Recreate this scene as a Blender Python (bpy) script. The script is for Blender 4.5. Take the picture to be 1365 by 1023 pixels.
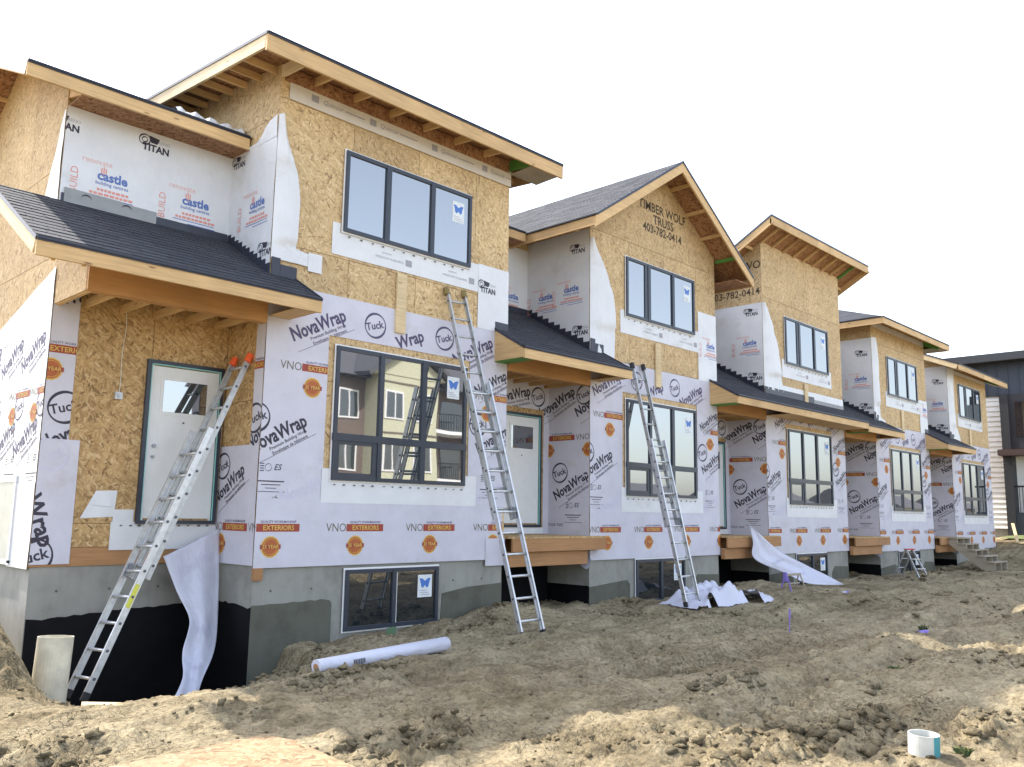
import bpy, bmesh, math, random
import numpy as np
from mathutils import Vector, Matrix, noise
R = math.radians
random.seed(7)
rng = np.random.default_rng(11)
for o in list(bpy.data.objects):
    bpy.data.objects.remove(o)
SC = bpy.context.scene
COL = SC.collection

# ------------------------------------------------------------------ camera
cam_d = bpy.data.cameras.new('camera')
cam = bpy.data.objects.new('camera', cam_d)
COL.objects.link(cam)
SC.camera = cam
cam_d.sensor_width = 36.0
cam_d.lens = 1151.06 / 1365.0 * 36.0
cam_d.clip_start = 0.05
cam_d.clip_end = 3000
YAW, PITCH, ROLL = 0.800148786, 0.149098771, 0.0160168545
fwd = Vector((math.sin(YAW) * math.cos(PITCH), math.cos(YAW) * math.cos(PITCH), math.sin(PITCH)))
rgt = Vector((math.cos(YAW), -math.sin(YAW), 0))
upv = rgt.cross(fwd)
r2 = rgt * math.cos(ROLL) + upv * math.sin(ROLL)
u2 = -rgt * math.sin(ROLL) + upv * math.cos(ROLL)
m3 = Matrix((r2, u2, -fwd)).transposed()
cam.matrix_world = Matrix.Translation((-6.7232, -9.9212, 1.6)) @ m3.to_4x4()

# ------------------------------------------------------------------ sky, sun, exposure
SUN_DIR = Vector((0.14, -0.90, -1.0)).normalized()      # direction the light travels
w = bpy.data.worlds.new('World')
SC.world = w
w.use_nodes = True
nt = w.node_tree
bg = nt.nodes['Background']
sky = nt.nodes.new('ShaderNodeTexSky')
sky.sky_type = 'NISHITA'
sky.sun_disc = False
sky.sun_elevation = math.asin(-SUN_DIR.z)
sky.sun_rotation = math.atan2(-SUN_DIR.x, -SUN_DIR.y)
sky.air_density = 1.0
sky.dust_density = 2.2
sky.ozone_density = 1.0
hs = nt.nodes.new('ShaderNodeHueSaturation')
hs.inputs['Saturation'].default_value = 0.62
nt.links.new(sky.outputs[0], hs.inputs['Color'])
nt.links.new(hs.outputs[0], bg.inputs['Color'])
bg.inputs['Strength'].default_value = 0.15
sun_d = bpy.data.lights.new('sun', 'SUN')
sun_d.energy = 2.3
sun_d.angle = R(0.6)
sun_d.color = (1.0, 0.95, 0.87)
sun = bpy.data.objects.new('sun', sun_d)
COL.objects.link(sun)
sun.rotation_euler = SUN_DIR.to_track_quat('-Z', 'Y').to_euler()
sun.location = (-10, 20, 30)
SC.view_settings.view_transform = 'Standard'
SC.view_settings.look = 'None'
SC.view_settings.gamma = 1.0
SC.view_settings.use_curve_mapping = False
SC.view_settings.exposure = 1.95
SC.render.film_transparent = False
try:
    SC.cycles.max_bounces = 6
    SC.cycles.diffuse_bounces = 4
    SC.cycles.use_denoising = True
except Exception:
    pass

# ------------------------------------------------------------------ materials
MATS = {}


def newmat(name):
    m = bpy.data.materials.new(name)
    m.use_nodes = True
    MATS[name] = m
    return m, m.node_tree, m.node_tree.nodes['Principled BSDF']


def N(nt, typ, **kw):
    n = nt.nodes.new(typ)
    for k, v in kw.items():
        setattr(n, k, v)
    return n


def ramp(nt, stops):
    n = nt.nodes.new('ShaderNodeValToRGB')
    e = n.color_ramp.elements
    while len(e) < len(stops):
        e.new(0.5)
    for i, (p, c) in enumerate(stops):
        e[i].position = p
        e[i].color = (c[0], c[1], c[2], 1)
    return n


def coords(nt, scale=(1, 1, 1), rot=(0, 0, 0), uv=True):
    tc = N(nt, 'ShaderNodeTexCoord')
    mp = N(nt, 'ShaderNodeMapping', vector_type='TEXTURE')
    mp.inputs['Scale'].default_value = tuple(1.0 / q for q in scale)
    mp.inputs['Rotation'].default_value = rot
    nt.links.new(tc.outputs['UV' if uv else 'Object'], mp.inputs['Vector'])
    return mp.outputs[0]


def bump(nt, bsdf, height, strength=0.3, dist=0.01):
    b = N(nt, 'ShaderNodeBump')
    b.inputs['Strength'].default_value = strength
    b.inputs['Distance'].default_value = dist
    nt.links.new(height, b.inputs['Height'])
    nt.links.new(b.outputs[0], bsdf.inputs['Normal'])


def noise_tex(nt, vec, scale, detail=4, rough=0.55):
    n = N(nt, 'ShaderNodeTexNoise')
    n.inputs['Scale'].default_value = scale
    n.inputs['Detail'].default_value = detail
    n.inputs['Roughness'].default_value = rough
    if vec is not None:
        nt.links.new(vec, n.inputs['Vector'])
    return n


def mixc(nt, fac, a, b, mode='MIX'):
    n = N(nt, 'ShaderNodeMix', data_type='RGBA', blend_type=mode)
    for sock, v in (('Factor', fac), ('A', a), ('B', b)):
        i = [s for s in n.inputs if s.name == sock and (s.type == ('VALUE' if sock == 'Factor' else 'RGBA'))][0]
        if hasattr(v, 'is_linked') or hasattr(v, 'links'):
            nt.links.new(v, i)
        elif isinstance(v, (int, float)):
            i.default_value = v
        else:
            i.default_value = (*v, 1)
    return [s for s in n.outputs if s.type == 'RGBA'][0]


def m_plain(name, col, rough=0.6, metal=0.0, var=0.08, scale=6, spec=0.5, bmp=0.0):
    m, nt, b = newmat(name)
    vec = coords(nt)
    nz = noise_tex(nt, vec, scale, 4)
    lo = tuple(c * (1 - var) for c in col)
    hi = tuple(min(1, c * (1 + var)) for c in col)
    rp = ramp(nt, [(0.3, lo), (0.7, hi)])
    nt.links.new(nz.outputs[0], rp.inputs[0])
    nt.links.new(rp.outputs[0], b.inputs['Base Color'])
    b.inputs['Roughness'].default_value = rough
    b.inputs['Metallic'].default_value = metal
    b.inputs['Specular IOR Level'].default_value = spec
    if bmp:
        bump(nt, b, nz.outputs[0], bmp, 0.01)
    return m


def tone(nt, col, lo, hi):
    oi = N(nt, 'ShaderNodeObjectInfo')
    rp = ramp(nt, [(0.0, lo), (1.0, hi)])
    nt.links.new(oi.outputs['Random'], rp.inputs[0])
    return mixc(nt, 1.0, col, rp.outputs[0], 'MULTIPLY')


def m_osb(name, stops, dark=0.30):
    m, nt, b = newmat(name)
    vals = []
    for k, (rot, sc) in enumerate(((R(20), (14, 46, 1)), (R(80), (15, 44, 1)), (R(-40), (14, 42, 1)))):
        vec = coords(nt, sc, (0, 0, rot))
        wn = noise_tex(nt, vec, 0.6, 3)
        off = N(nt, 'ShaderNodeVectorMath', operation='ADD')
        nt.links.new(vec, off.inputs[0])
        nt.links.new(wn.outputs['Color'], off.inputs[1])
        vo = N(nt, 'ShaderNodeTexVoronoi', voronoi_dimensions='2D')
        vo.inputs['Scale'].default_value = 1.0
        vo.inputs['Randomness'].default_value = 1.0
        nt.links.new(off.outputs[0], vo.inputs['Vector'])
        sp = N(nt, 'ShaderNodeSeparateColor')
        nt.links.new(vo.outputs['Color'], sp.inputs[0])
        vals.append((sp.outputs[0], sp.outputs[1], vo.outputs['Distance']))
    def pick(a, bb, sel, th):
        g = N(nt, 'ShaderNodeMath', operation='GREATER_THAN')
        nt.links.new(sel, g.inputs[0])
        g.inputs[1].default_value = th
        mx = N(nt, 'ShaderNodeMix', data_type='FLOAT')
        nt.links.new(g.outputs[0], mx.inputs[0])
        nt.links.new(a, mx.inputs[2])
        nt.links.new(bb, mx.inputs[3])
        return mx.outputs[0]
    v1 = pick(vals[0][0], vals[1][0], vals[1][1], 0.5)
    v2 = pick(v1, vals[2][0], vals[2][1], 0.62)
    d1 = pick(vals[0][2], vals[1][2], vals[1][1], 0.55)
    d2 = pick(d1, vals[2][2], vals[2][1], 0.62)
    rp = ramp(nt, stops)
    nt.links.new(v2, rp.inputs[0])
    # strand edges
    rd = ramp(nt, [(0.45, (1, 1, 1)), (0.95, (1 - dark,) * 3)])
    nt.links.new(d2, rd.inputs[0])
    c1 = mixc(nt, 1.0, rp.outputs[0], rd.outputs[0], 'MULTIPLY')
    # fine grain and board-scale tone
    fine = noise_tex(nt, coords(nt, (60, 60, 1)), 3.0, 3)
    rf = ramp(nt, [(0.3, (0.86, 0.86, 0.86)), (0.7, (1.08, 1.08, 1.08))])
    nt.links.new(fine.outputs[0], rf.inputs[0])
    c2 = mixc(nt, 1.0, c1, rf.outputs[0], 'MULTIPLY')
    big = noise_tex(nt, coords(nt, (1, 1, 1)), 0.9, 4)
    rb = ramp(nt, [(0.3, (0.88, 0.87, 0.85)), (0.7, (1.08, 1.06, 1.03))])
    nt.links.new(big.outputs[0], rb.inputs[0])
    c3 = mixc(nt, 1.0, c2, rb.outputs[0], 'MULTIPLY')
    nt.links.new(tone(nt, c3, (0.90, 0.885, 0.865), (1.05, 1.045, 1.03)), b.inputs['Base Color'])
    b.inputs['Roughness'].default_value = 0.75
    bump(nt, b, v2, 0.35, 0.004)
    return m


m_osb('osb', [(0.0, (0.30, 0.19, 0.095)), (0.07, (0.48, 0.33, 0.165)), (0.3, (0.58, 0.415, 0.22)),
              (0.8, (0.66, 0.49, 0.27)), (1.0, (0.74, 0.58, 0.36))])
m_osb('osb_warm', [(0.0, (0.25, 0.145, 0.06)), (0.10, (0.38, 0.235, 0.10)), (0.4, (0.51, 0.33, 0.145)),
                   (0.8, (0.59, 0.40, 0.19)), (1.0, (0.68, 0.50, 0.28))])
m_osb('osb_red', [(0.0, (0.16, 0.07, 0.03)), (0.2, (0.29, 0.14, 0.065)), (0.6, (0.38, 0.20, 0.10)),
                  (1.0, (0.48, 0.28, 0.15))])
m_osb('osb_pale', [(0.0, (0.15, 0.085, 0.04)), (0.25, (0.255, 0.165, 0.082)), (0.7, (0.315, 0.22, 0.12)),
                   (1.0, (0.37, 0.275, 0.16))], 0.3)


def m_wood(name, col, knots=True, var=0.25):
    m, nt, b = newmat(name)
    vec = coords(nt, (1.6, 26, 26))
    g = noise_tex(nt, vec, 1.4, 5, 0.6)
    rp = ramp(nt, [(0.25, tuple(c * (1 - var) for c in col)), (0.55, col), (0.8, tuple(min(1, c * (1 + var * .6)) for c in col))])
    nt.links.new(g.outputs[0], rp.inputs[0])
    big = noise_tex(nt, coords(nt, (0.5, 0.5, 0.5)), 2.2, 2)
    rb = ramp(nt, [(0.3, (0.85, 0.82, 0.78)), (0.7, (1.08, 1.06, 1.04))])
    nt.links.new(big.outputs[0], rb.inputs[0])
    c = mixc(nt, 1.0, rp.outputs[0], rb.outputs[0], 'MULTIPLY')
    if knots:
        vo = N(nt, 'ShaderNodeTexVoronoi')
        vo.inputs['Scale'].default_value = 1.0
        nt.links.new(coords(nt, (2.2, 9, 9)), vo.inputs['Vector'])
        rk = ramp(nt, [(0.05, (0.38, 0.28, 0.2)), (0.13, (1, 1, 1))])
        nt.links.new(vo.outputs['Distance'], rk.inputs[0])
        c = mixc(nt, 1.0, c, rk.outputs[0], 'MULTIPLY')
    nt.links.new(tone(nt, c, (0.86, 0.83, 0.78), (1.05, 1.05, 1.04)), b.inputs['Base Color'])
    b.inputs['Roughness'].default_value = 0.7
    bump(nt, b, g.outputs[0], 0.15, 0.003)
    return m


m_wood('lumber', (0.66, 0.455, 0.23))
m_wood('lumber_light', (0.74, 0.60, 0.38))
m_wood('lam_beam', (0.56, 0.31, 0.125), False, 0.18)
m_wood('rim_board', (0.42, 0.225, 0.10), False, 0.22)
m_wood('grey_wood', (0.40, 0.36, 0.29))
m_wood('dark_wood', (0.10, 0.06, 0.035), False)
m_wood('green_wood', (0.10, 0.30, 0.06), False, 0.15)
m_wood('green_grey', (0.08, 0.17, 0.09), False, 0.15)


def m_sheet(name, col, bs=0.45, rough=0.55, bscale=3.0):
    m, nt, b = newmat(name)
    v = coords(nt)
    n1 = noise_tex(nt, v, bscale, 3, 0.5)
    n2 = noise_tex(nt, coords(nt, (2.2, 1.0, 1), (0, 0, 0.25)), 2.6, 4, 0.6)
    ad = N(nt, 'ShaderNodeMath', operation='MULTIPLY_ADD')
    nt.links.new(n2.outputs[0], ad.inputs[0])
    ad.inputs[1].default_value = 0.7
    nt.links.new(n1.outputs[0], ad.inputs[2])
    rp = ramp(nt, [(0.3, tuple(c * .94 for c in col)), (0.7, tuple(min(.9, c * 1.03) for c in col))])
    nt.links.new(n1.outputs[0], rp.inputs[0])
    g1 = noise_tex(nt, coords(nt, (0.8, 1.1, 1)), 1.3, 8, 0.72)
    rg = ramp(nt, [(0.56, (0, 0, 0)), (0.74, (0.42, 0.42, 0.42))])
    nt.links.new(g1.outputs[0], rg.inputs[0])
    nt.links.new(mixc(nt, rg.outputs[0], rp.outputs[0], (0.40, 0.36, 0.31)), b.inputs['Base Color'])
    b.inputs['Roughness'].default_value = rough
    b.inputs['Specular IOR Level'].default_value = 0.35
    bump(nt, b, ad.outputs[0], bs, 0.03)
    return m


m_sheet('wrap', (0.59, 0.58, 0.655))
m_sheet('wrap_loose', (0.60, 0.60, 0.69), 0.7, 0.5, 5.0)
m_sheet('wrap_white', (0.70, 0.71, 0.735), 0.65, 0.38, 2.2)
m_sheet('flashing_white', (0.71, 0.72, 0.74), 0.15, 0.45)
m_sheet('paper', (0.66, 0.62, 0.57), 0.2, 0.6)


def m_concrete(name, col):
    m, nt, b = newmat(name)
    v = coords(nt)
    a = noise_tex(nt, v, 1.6, 8, 0.65)
    c = noise_tex(nt, coords(nt, (7, 0.7, 1)), 1.5, 4)
    rp = ramp(nt, [(0.3, tuple(x * .66 for x in col)), (0.5, tuple(x * .95 for x in col)), (0.62, col), (0.8, tuple(x * 1.18 for x in col))])
    nt.links.new(a.outputs[0], rp.inputs[0])
    rs = ramp(nt, [(0.35, (0.94, 0.94, 0.93)), (0.6, (1.02, 1.02, 1.02))])
    nt.links.new(c.outputs[0], rs.inputs[0])
    nt.links.new(mixc(nt, 1, rp.outputs[0], rs.outputs[0], 'MULTIPLY'), b.inputs['Base Color'])
    b.inputs['Roughness'].default_value = 0.9
    bump(nt, b, a.outputs[0], 0.25, 0.01)


m_concrete('concrete', (0.31, 0.305, 0.275))
m_concrete('damp_coat', (0.115, 0.115, 0.09))
m_plain('tar_coat', (0.0035, 0.004, 0.0055), 0.75, var=0.3, spec=0.2)
for i, c in enumerate(((0.026, 0.029, 0.039), (0.031, 0.034, 0.045), (0.038, 0.041, 0.051), (0.10, 0.105, 0.12))):
    m_plain('shingle_%s' % 'abcd'[i], c, 0.85, var=0.35, scale=90, bmp=0.3)
m_plain('dark_metal', (0.028, 0.032, 0.05), 0.45, var=0.15)
m_plain('grey_membrane', (0.30, 0.31, 0.32), 0.7)
m_plain('frame_dark', (0.028, 0.036, 0.055), 0.4, var=0.1)
m_plain('vinyl_white', (0.78, 0.78, 0.79), 0.45, var=0.02)
m_plain('door_white', (0.70, 0.71, 0.71), 0.4, var=0.03)
m_plain('teal_tape', (0.22, 0.52, 0.50), 0.5)
m_plain('black', (0.015, 0.015, 0.018), 0.5)
m_plain('nail_grey', (0.09, 0.09, 0.11), 0.5)
m_plain('rubber', (0.03, 0.03, 0.032), 0.8)
m_plain('orange', (0.85, 0.12, 0.03), 0.5)
m_plain('mitt', (0.22, 0.17, 0.06), 0.8)
m_plain('aluminium', (0.62, 0.63, 0.64), 0.42, 0.75, var=0.12, scale=14)
m_plain('aluminium_dull', (0.50, 0.51, 0.51), 0.5, 0.6, var=0.15, scale=14)
m_plain('steel', (0.35, 0.36, 0.38), 0.4, 0.8)
m_plain('yellow', (0.62, 0.60, 0.08), 0.5)
m_plain('pipe_cream', (0.62, 0.57, 0.44), 0.6, var=0.22, scale=5)
m_plain('pipe_white', (0.54, 0.54, 0.50), 0.5, var=0.16, scale=9)
m_plain('teal', (0.05, 0.28, 0.33), 0.5)
m_plain('purple', (0.22, 0.16, 0.50), 0.6)
m_plain('red', (0.55, 0.03, 0.03), 0.5)
m_plain('cable_white', (0.70, 0.66, 0.56), 0.5)
m_plain('ink', (0.035, 0.03, 0.05), 0.6, var=0.05)
m_plain('ink_violet', (0.075, 0.06, 0.13), 0.6, var=0.05)
m_plain('ink_ghost', (0.56, 0.55, 0.66), 0.6, var=0.05)
m_plain('ink_grey', (0.33, 0.32, 0.36), 0.6, var=0.05)
m_plain('ink_brown', (0.32, 0.055, 0.03), 0.6, var=0.08)
m_plain('ink_orange', (0.42, 0.11, 0.03), 0.6, var=0.1)
m_plain('ink_gold', (0.66, 0.44, 0.09), 0.6, var=0.08)
m_plain('ink_olive', (0.10, 0.09, 0.03), 0.6, var=0.05)
m_plain('ink_blue', (0.10, 0.17, 0.44), 0.6, var=0.05)
m_plain('ink_red', (0.70, 0.29, 0.24), 0.6, var=0.05)
m_plain('ink_pink', (0.74, 0.42, 0.38), 0.6, var=0.05)
m_plain('stamp', (0.075, 0.05, 0.028), 0.8, var=0.4, scale=30)
m_plain('butterfly_blue', (0.06, 0.18, 0.55), 0.5)
m_plain('sticker', (0.70, 0.74, 0.76), 0.5)
m_plain('beige_panel', (0.46, 0.46, 0.40), 0.6)
m_plain('charcoal', (0.045, 0.055, 0.075), 0.6, var=0.1)
m_plain('charcoal_dark', (0.025, 0.027, 0.032), 0.6)
m_plain('siding_white', (0.86, 0.86, 0.83), 0.55, var=0.03)
m_plain('soffit_brown', (0.07, 0.04, 0.036), 0.6)
m_plain('stucco_cream', (0.52, 0.52, 0.38), 0.9)
m_plain('stucco_taupe', (0.16, 0.125, 0.105), 0.9)
m_plain('roof_grey', (0.10, 0.10, 0.11), 0.9)
m_plain('foliage', (0.05, 0.085, 0.03), 0.8, var=0.4, scale=3)
m_plain('grass', (0.13, 0.15, 0.05), 0.9, var=0.4, scale=8)
m_plain('bark', (0.10, 0.075, 0.05), 0.9)

for nm, base, ior in (('glass', (0.020, 0.030, 0.042), 3.5), ('glass_dark', (0.014, 0.019, 0.024), 2.2)):
    m, nt, b = newmat(nm)
    b.inputs['Base Color'].default_value = (*base, 1)
    b.inputs['Roughness'].default_value = 0.015
    b.inputs['IOR'].default_value = ior
    nz = noise_tex(nt, coords(nt), 1.3, 1)
    bump(nt, b, nz.outputs[0], 0.05, 0.02)

# dirt
def m_dirt(name, k):
    m, nt, b = newmat(name)
    v = coords(nt, uv=False)
    a = noise_tex(nt, v, 0.35, 9, 0.62)
    c = noise_tex(nt, v, 2.6, 9, 0.7)
    d = noise_tex(nt, v, 24, 6, 0.7)
    rp = ramp(nt, [(p, tuple(q * k for q in c_)) for p, c_ in ((0.30, (0.135, 0.103, 0.058)), (0.43, (0.245, 0.196, 0.118)), (0.55, (0.36, 0.298, 0.19)), (0.72, (0.49, 0.42, 0.28)))])
    mx = N(nt, 'ShaderNodeMix', data_type='FLOAT')
    mx.inputs[0].default_value = 0.5
    nt.links.new(a.outputs[0], mx.inputs[2])
    nt.links.new(c.outputs[0], mx.inputs[3])
    nt.links.new(mx.outputs[0], rp.inputs[0])
    rd = ramp(nt, [(0.30, (0.50, 0.47, 0.44)), (0.50, (1, 1, 1)), (0.72, (1.25, 1.24, 1.22))])
    nt.links.new(d.outputs[0], rd.inputs[0])
    c1 = mixc(nt, 1.0, rp.outputs[0], rd.outputs[0], 'MULTIPLY')
    stk = noise_tex(nt, coords(nt, (1.3, 6.0, 3.0), uv=False), 1.6, 7, 0.68)
    rs = ramp(nt, [(0.34, (0.64, 0.62, 0.58)), (0.5, (1, 1, 1)), (0.7, (1.2, 1.19, 1.15))])
    nt.links.new(stk.outputs[0], rs.inputs[0])
    c1 = mixc(nt, 0.85, c1, rs.outputs[0], 'MULTIPLY')
    # drying cracks
    vo = N(nt, 'ShaderNodeTexVoronoi', feature='DISTANCE_TO_EDGE')
    vo.inputs['Scale'].default_value = 5.5
    wv = N(nt, 'ShaderNodeVectorMath', operation='ADD')
    nt.links.new(v, wv.inputs[0])
    nzw = noise_tex(nt, v, 3, 3)
    nt.links.new(nzw.outputs['Color'], wv.inputs[1])
    nt.links.new(wv.outputs[0], vo.inputs['Vector'])
    rc = ramp(nt, [(0.0, (0.0, 0.0, 0.0)), (0.035, (1, 1, 1))])
    nt.links.new(vo.outputs['Distance'], rc.inputs[0])
    msk = ramp(nt, [(0.45, (0, 0, 0)), (0.6, (1, 1, 1))])
    nt.links.new(noise_tex(nt, v, 0.6, 3).outputs[0], msk.inputs[0])
    crk = mixc(nt, msk.outputs[0], (1, 1, 1), rc.outputs[0])
    c2 = mixc(nt, 0.45, c1, crk, 'MULTIPLY')
    nt.links.new(c2, b.inputs['Base Color'])
    b.inputs['Roughness'].default_value = 0.97
    b.inputs['Specular IOR Level'].default_value = 0.15
    ad = N(nt, 'ShaderNodeMath', operation='MULTIPLY_ADD')
    nt.links.new(c.outputs[0], ad.inputs[0])
    ad.inputs[1].default_value = 1.5
    nt.links.new(d.outputs[0], ad.inputs[2])
    ad2 = N(nt, 'ShaderNodeMath', operation='MULTIPLY_ADD')
    nt.links.new(crk, ad2.inputs[0])
    ad2.inputs[1].default_value = 0.35
    nt.links.new(ad.outputs[0], ad2.inputs[2])
    bump(nt, b, ad2.outputs[0], 0.9, 0.04)


m_dirt('dirt', 1.0)
m_dirt('dirt_moist', 0.70)


# ------------------------------------------------------------------ helpers
class MB:
    def __init__(s):
        s.v = []; s.f = []; s.m = []; s.mats = []; s.uv = []

    def mi(s, mat):
        if mat not in s.mats:
            s.mats.append(mat)
        return s.mats.index(mat)

    def poly(s, pts, mat, uv=None):
        n = len(s.v)
        s.v.extend([tuple(p) for p in pts])
        s.f.append(tuple(range(n, n + len(pts))))
        s.m.append(s.mi(mat))
        s.uv.append(uv)

    def box(s, x0, x1, y0, y1, z0, z1, mat):
        s.hexa([(x0, y0, z0), (x1, y0, z0), (x1, y1, z0), (x0, y1, z0),
                (x0, y0, z1), (x1, y0, z1), (x1, y1, z1), (x0, y1, z1)], mat)

    def hexa(s, p, mat, uvlen=None):
        n = len(s.v)
        s.v.extend([tuple(q) for q in p])
        k = s.mi(mat)
        for f in ((0, 3, 2, 1), (4, 5, 6, 7), (0, 1, 5, 4), (1, 2, 6, 5), (2, 3, 7, 6), (3, 0, 4, 7)):
            s.f.append(tuple(n + i for i in f))
            s.m.append(k)
            s.uv.append(None)

    def beam(s, p, q, h, t, mat, inward=None):
        """board from p to q: top outer edge runs p-q, height h downwards, thickness t towards inward"""
        p, q = Vector(p), Vector(q)
        d = (q - p)
        L = d.length
        d.normalize()
        if inward is None:
            inward = Vector((-d.y, d.x, 0))
        inward = Vector(inward)
        inward = (inward - d * inward.dot(d)).normalized()
        up = d.cross(inward)
        if up.z < 0:
            up = -up
        dn = -up * h
        ii = inward * t
        pts = [p + dn, q + dn, q + dn + ii, p + dn + ii, p, q, q + ii, p + ii]
        n = len(s.v)
        s.v.extend([tuple(a) for a in pts])
        k = s.mi(mat)
        o = random.random() * 20
        UV = {0: (0, 0), 1: (L, 0), 2: (L, t), 3: (0, t), 4: (0, h), 5: (L, h), 6: (L, h + t), 7: (0, h + t)}
        for f in ((0, 3, 2, 1), (4, 5, 6, 7), (0, 1, 5, 4), (1, 2, 6, 5), (2, 3, 7, 6), (3, 0, 4, 7)):
            s.f.append(tuple(n + i for i in f))
            s.m.append(k)
            s.uv.append([(UV[i][0] + o, UV[i][1] + o * .37) for i in f])

    def prism(s, pts, ext, mat):
        """polygon pts extruded by vector ext"""
        ext = Vector(ext)
        P = [Vector(p) for p in pts]
        n = len(s.v)
        k = len(P)
        s.v.extend([tuple(p) for p in P] + [tuple(p + ext) for p in P])
        mi = s.mi(mat)
        fs = [tuple(n + i for i in range(k)), tuple(n + k + i for i in reversed(range(k)))]
        for i in range(k):
            j = (i + 1) % k
            fs.append((n + j, n + i, n + k + i, n + k + j))
        for f in fs:
            s.f.append(f); s.m.append(mi); s.uv.append(None)

    def tube(s, p, q, r, mat, seg=10, r1=None, cap=True):
        p, q = Vector(p), Vector(q)
        d = (q - p).normalized()
        a = d.orthogonal().normalized()
        b = d.cross(a)
        r1 = r if r1 is None else r1
        n = len(s.v)
        for c, rr in ((p, r), (q, r1)):
            for i in range(seg):
                t = 2 * math.pi * i / seg
                s.v.append(tuple(c + (a * math.cos(t) + b * math.sin(t)) * rr))
        k = s.mi(mat)
        for i in range(seg):
            j = (i + 1) % seg
            s.f.append((n + i, n + j, n + seg + j, n + seg + i)); s.m.append(k); s.uv.append(None)
        if cap:
            s.f.append(tuple(n + i for i in reversed(range(seg)))); s.m.append(k); s.uv.append(None)
            s.f.append(tuple(n + seg + i for i in range(seg))); s.m.append(k); s.uv.append(None)

    def build(s, name, parent=None, smooth=False, uvo=None, label=None):
        me = bpy.data.meshes.new(name)
        me.from_pydata(s.v, [], s.f)
        for mt in s.mats:
            me.materials.append(MATS[mt])
        if s.m:
            me.polygons.foreach_set('material_index', s.m)
        if smooth:
            me.polygons.foreach_set('use_smooth', [True] * len(s.f))
        if uvo is None:
            uvo = (random.random() * 37, random.random() * 37)
        lay = me.uv_layers.new(name='UVMap')
        data = []
        V = s.v
        for f, uv in zip(s.f, s.uv):
            if uv is not None:
                for t in uv:
                    data.extend(t)
                continue
            a, b_, c_ = (V[f[0]], V[f[1]], V[f[2]])
            ux, uy, uz = b_[0] - a[0], b_[1] - a[1], b_[2] - a[2]
            vx, vy, vz = c_[0] - a[0], c_[1] - a[1], c_[2] - a[2]
            nx, ny, nz_ = abs(uy * vz - uz * vy), abs(uz * vx - ux * vz), abs(ux * vy - uy * vx)
            if ny >= nx and ny >= nz_:
                for i in f:
                    data.extend((V[i][0] + uvo[0], V[i][2] + uvo[1]))
            elif nx >= nz_:
                for i in f:
                    data.extend((V[i][1] + uvo[0], V[i][2] + uvo[1]))
            else:
                for i in f:
                    data.extend((V[i][0] + uvo[0], V[i][1] + uvo[1]))
        lay.data.foreach_set('uv', data)
        me.validate()
        o = bpy.data.objects.new(name, me)
        COL.objects.link(o)
        if parent is not None:
            o.parent = parent
        if label:
            o['label'] = label
        return o


def tag(o, label=None, cat=None, group=None, kind=None):
    if label: o['label'] = label
    if cat: o['category'] = cat
    if group: o['group'] = group
    if kind: o['kind'] = kind
    return o


def empty(name, loc, label, cat, group=None):
    o = bpy.data.objects.new(name, None)
    COL.objects.link(o)
    o.location = loc
    return tag(o, label, cat, group)


def clip_poly(poly, a, b, c):
    """keep part of 2D poly with a*x+b*y<=c"""
    out = []
    n = len(poly)
    for i in range(n):
        p, q = poly[i], poly[(i + 1) % n]
        dp, dq = a * p[0] + b * p[1] - c, a * q[0] + b * q[1] - c
        if dp <= 0:
            out.append(p)
        if (dp < 0 < dq) or (dq < 0 < dp):
            t = dp / (dp - dq)
            out.append((p[0] + (q[0] - p[0]) * t, p[1] + (q[1] - p[1]) * t))
    return out


def clip_rect(poly, r):
    for a, b, c in ((-1, 0, -r[0]), (1, 0, r[1]), (0, -1, -r[2]), (0, 1, r[3])):
        poly = clip_poly(poly, a, b, c)
        if len(poly) < 3:
            return []
    return poly


def minus(rect, hole):
    u0, u1, v0, v1 = rect
    a, b, c, d = max(u0, hole[0]), min(u1, hole[1]), max(v0, hole[2]), min(v1, hole[3])
    if a >= b or c >= d:
        return [rect]
    out = []
    if a > u0: out.append((u0, a, v0, v1))
    if b < u1: out.append((b, u1, v0, v1))
    if c > v0: out.append((a, b, v0, c))
    if d < v1: out.append((a, b, d, v1))
    return out


# plane maps: u to the viewer's right, v up, off towards the viewer
def front(Y):
    return lambda u, v, off: (u, Y - off, v)


def leftface(X):
    return lambda u, v, off: (X - off, -u, v)


def wob(u, v, amp, seed=0.0):
    return amp * (noise.noise((u * 1.7 + seed, v * 1.3, seed)) + .6 * noise.noise((u * 5.1, v * 2.2 + seed, 3.3 + seed)))


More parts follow.
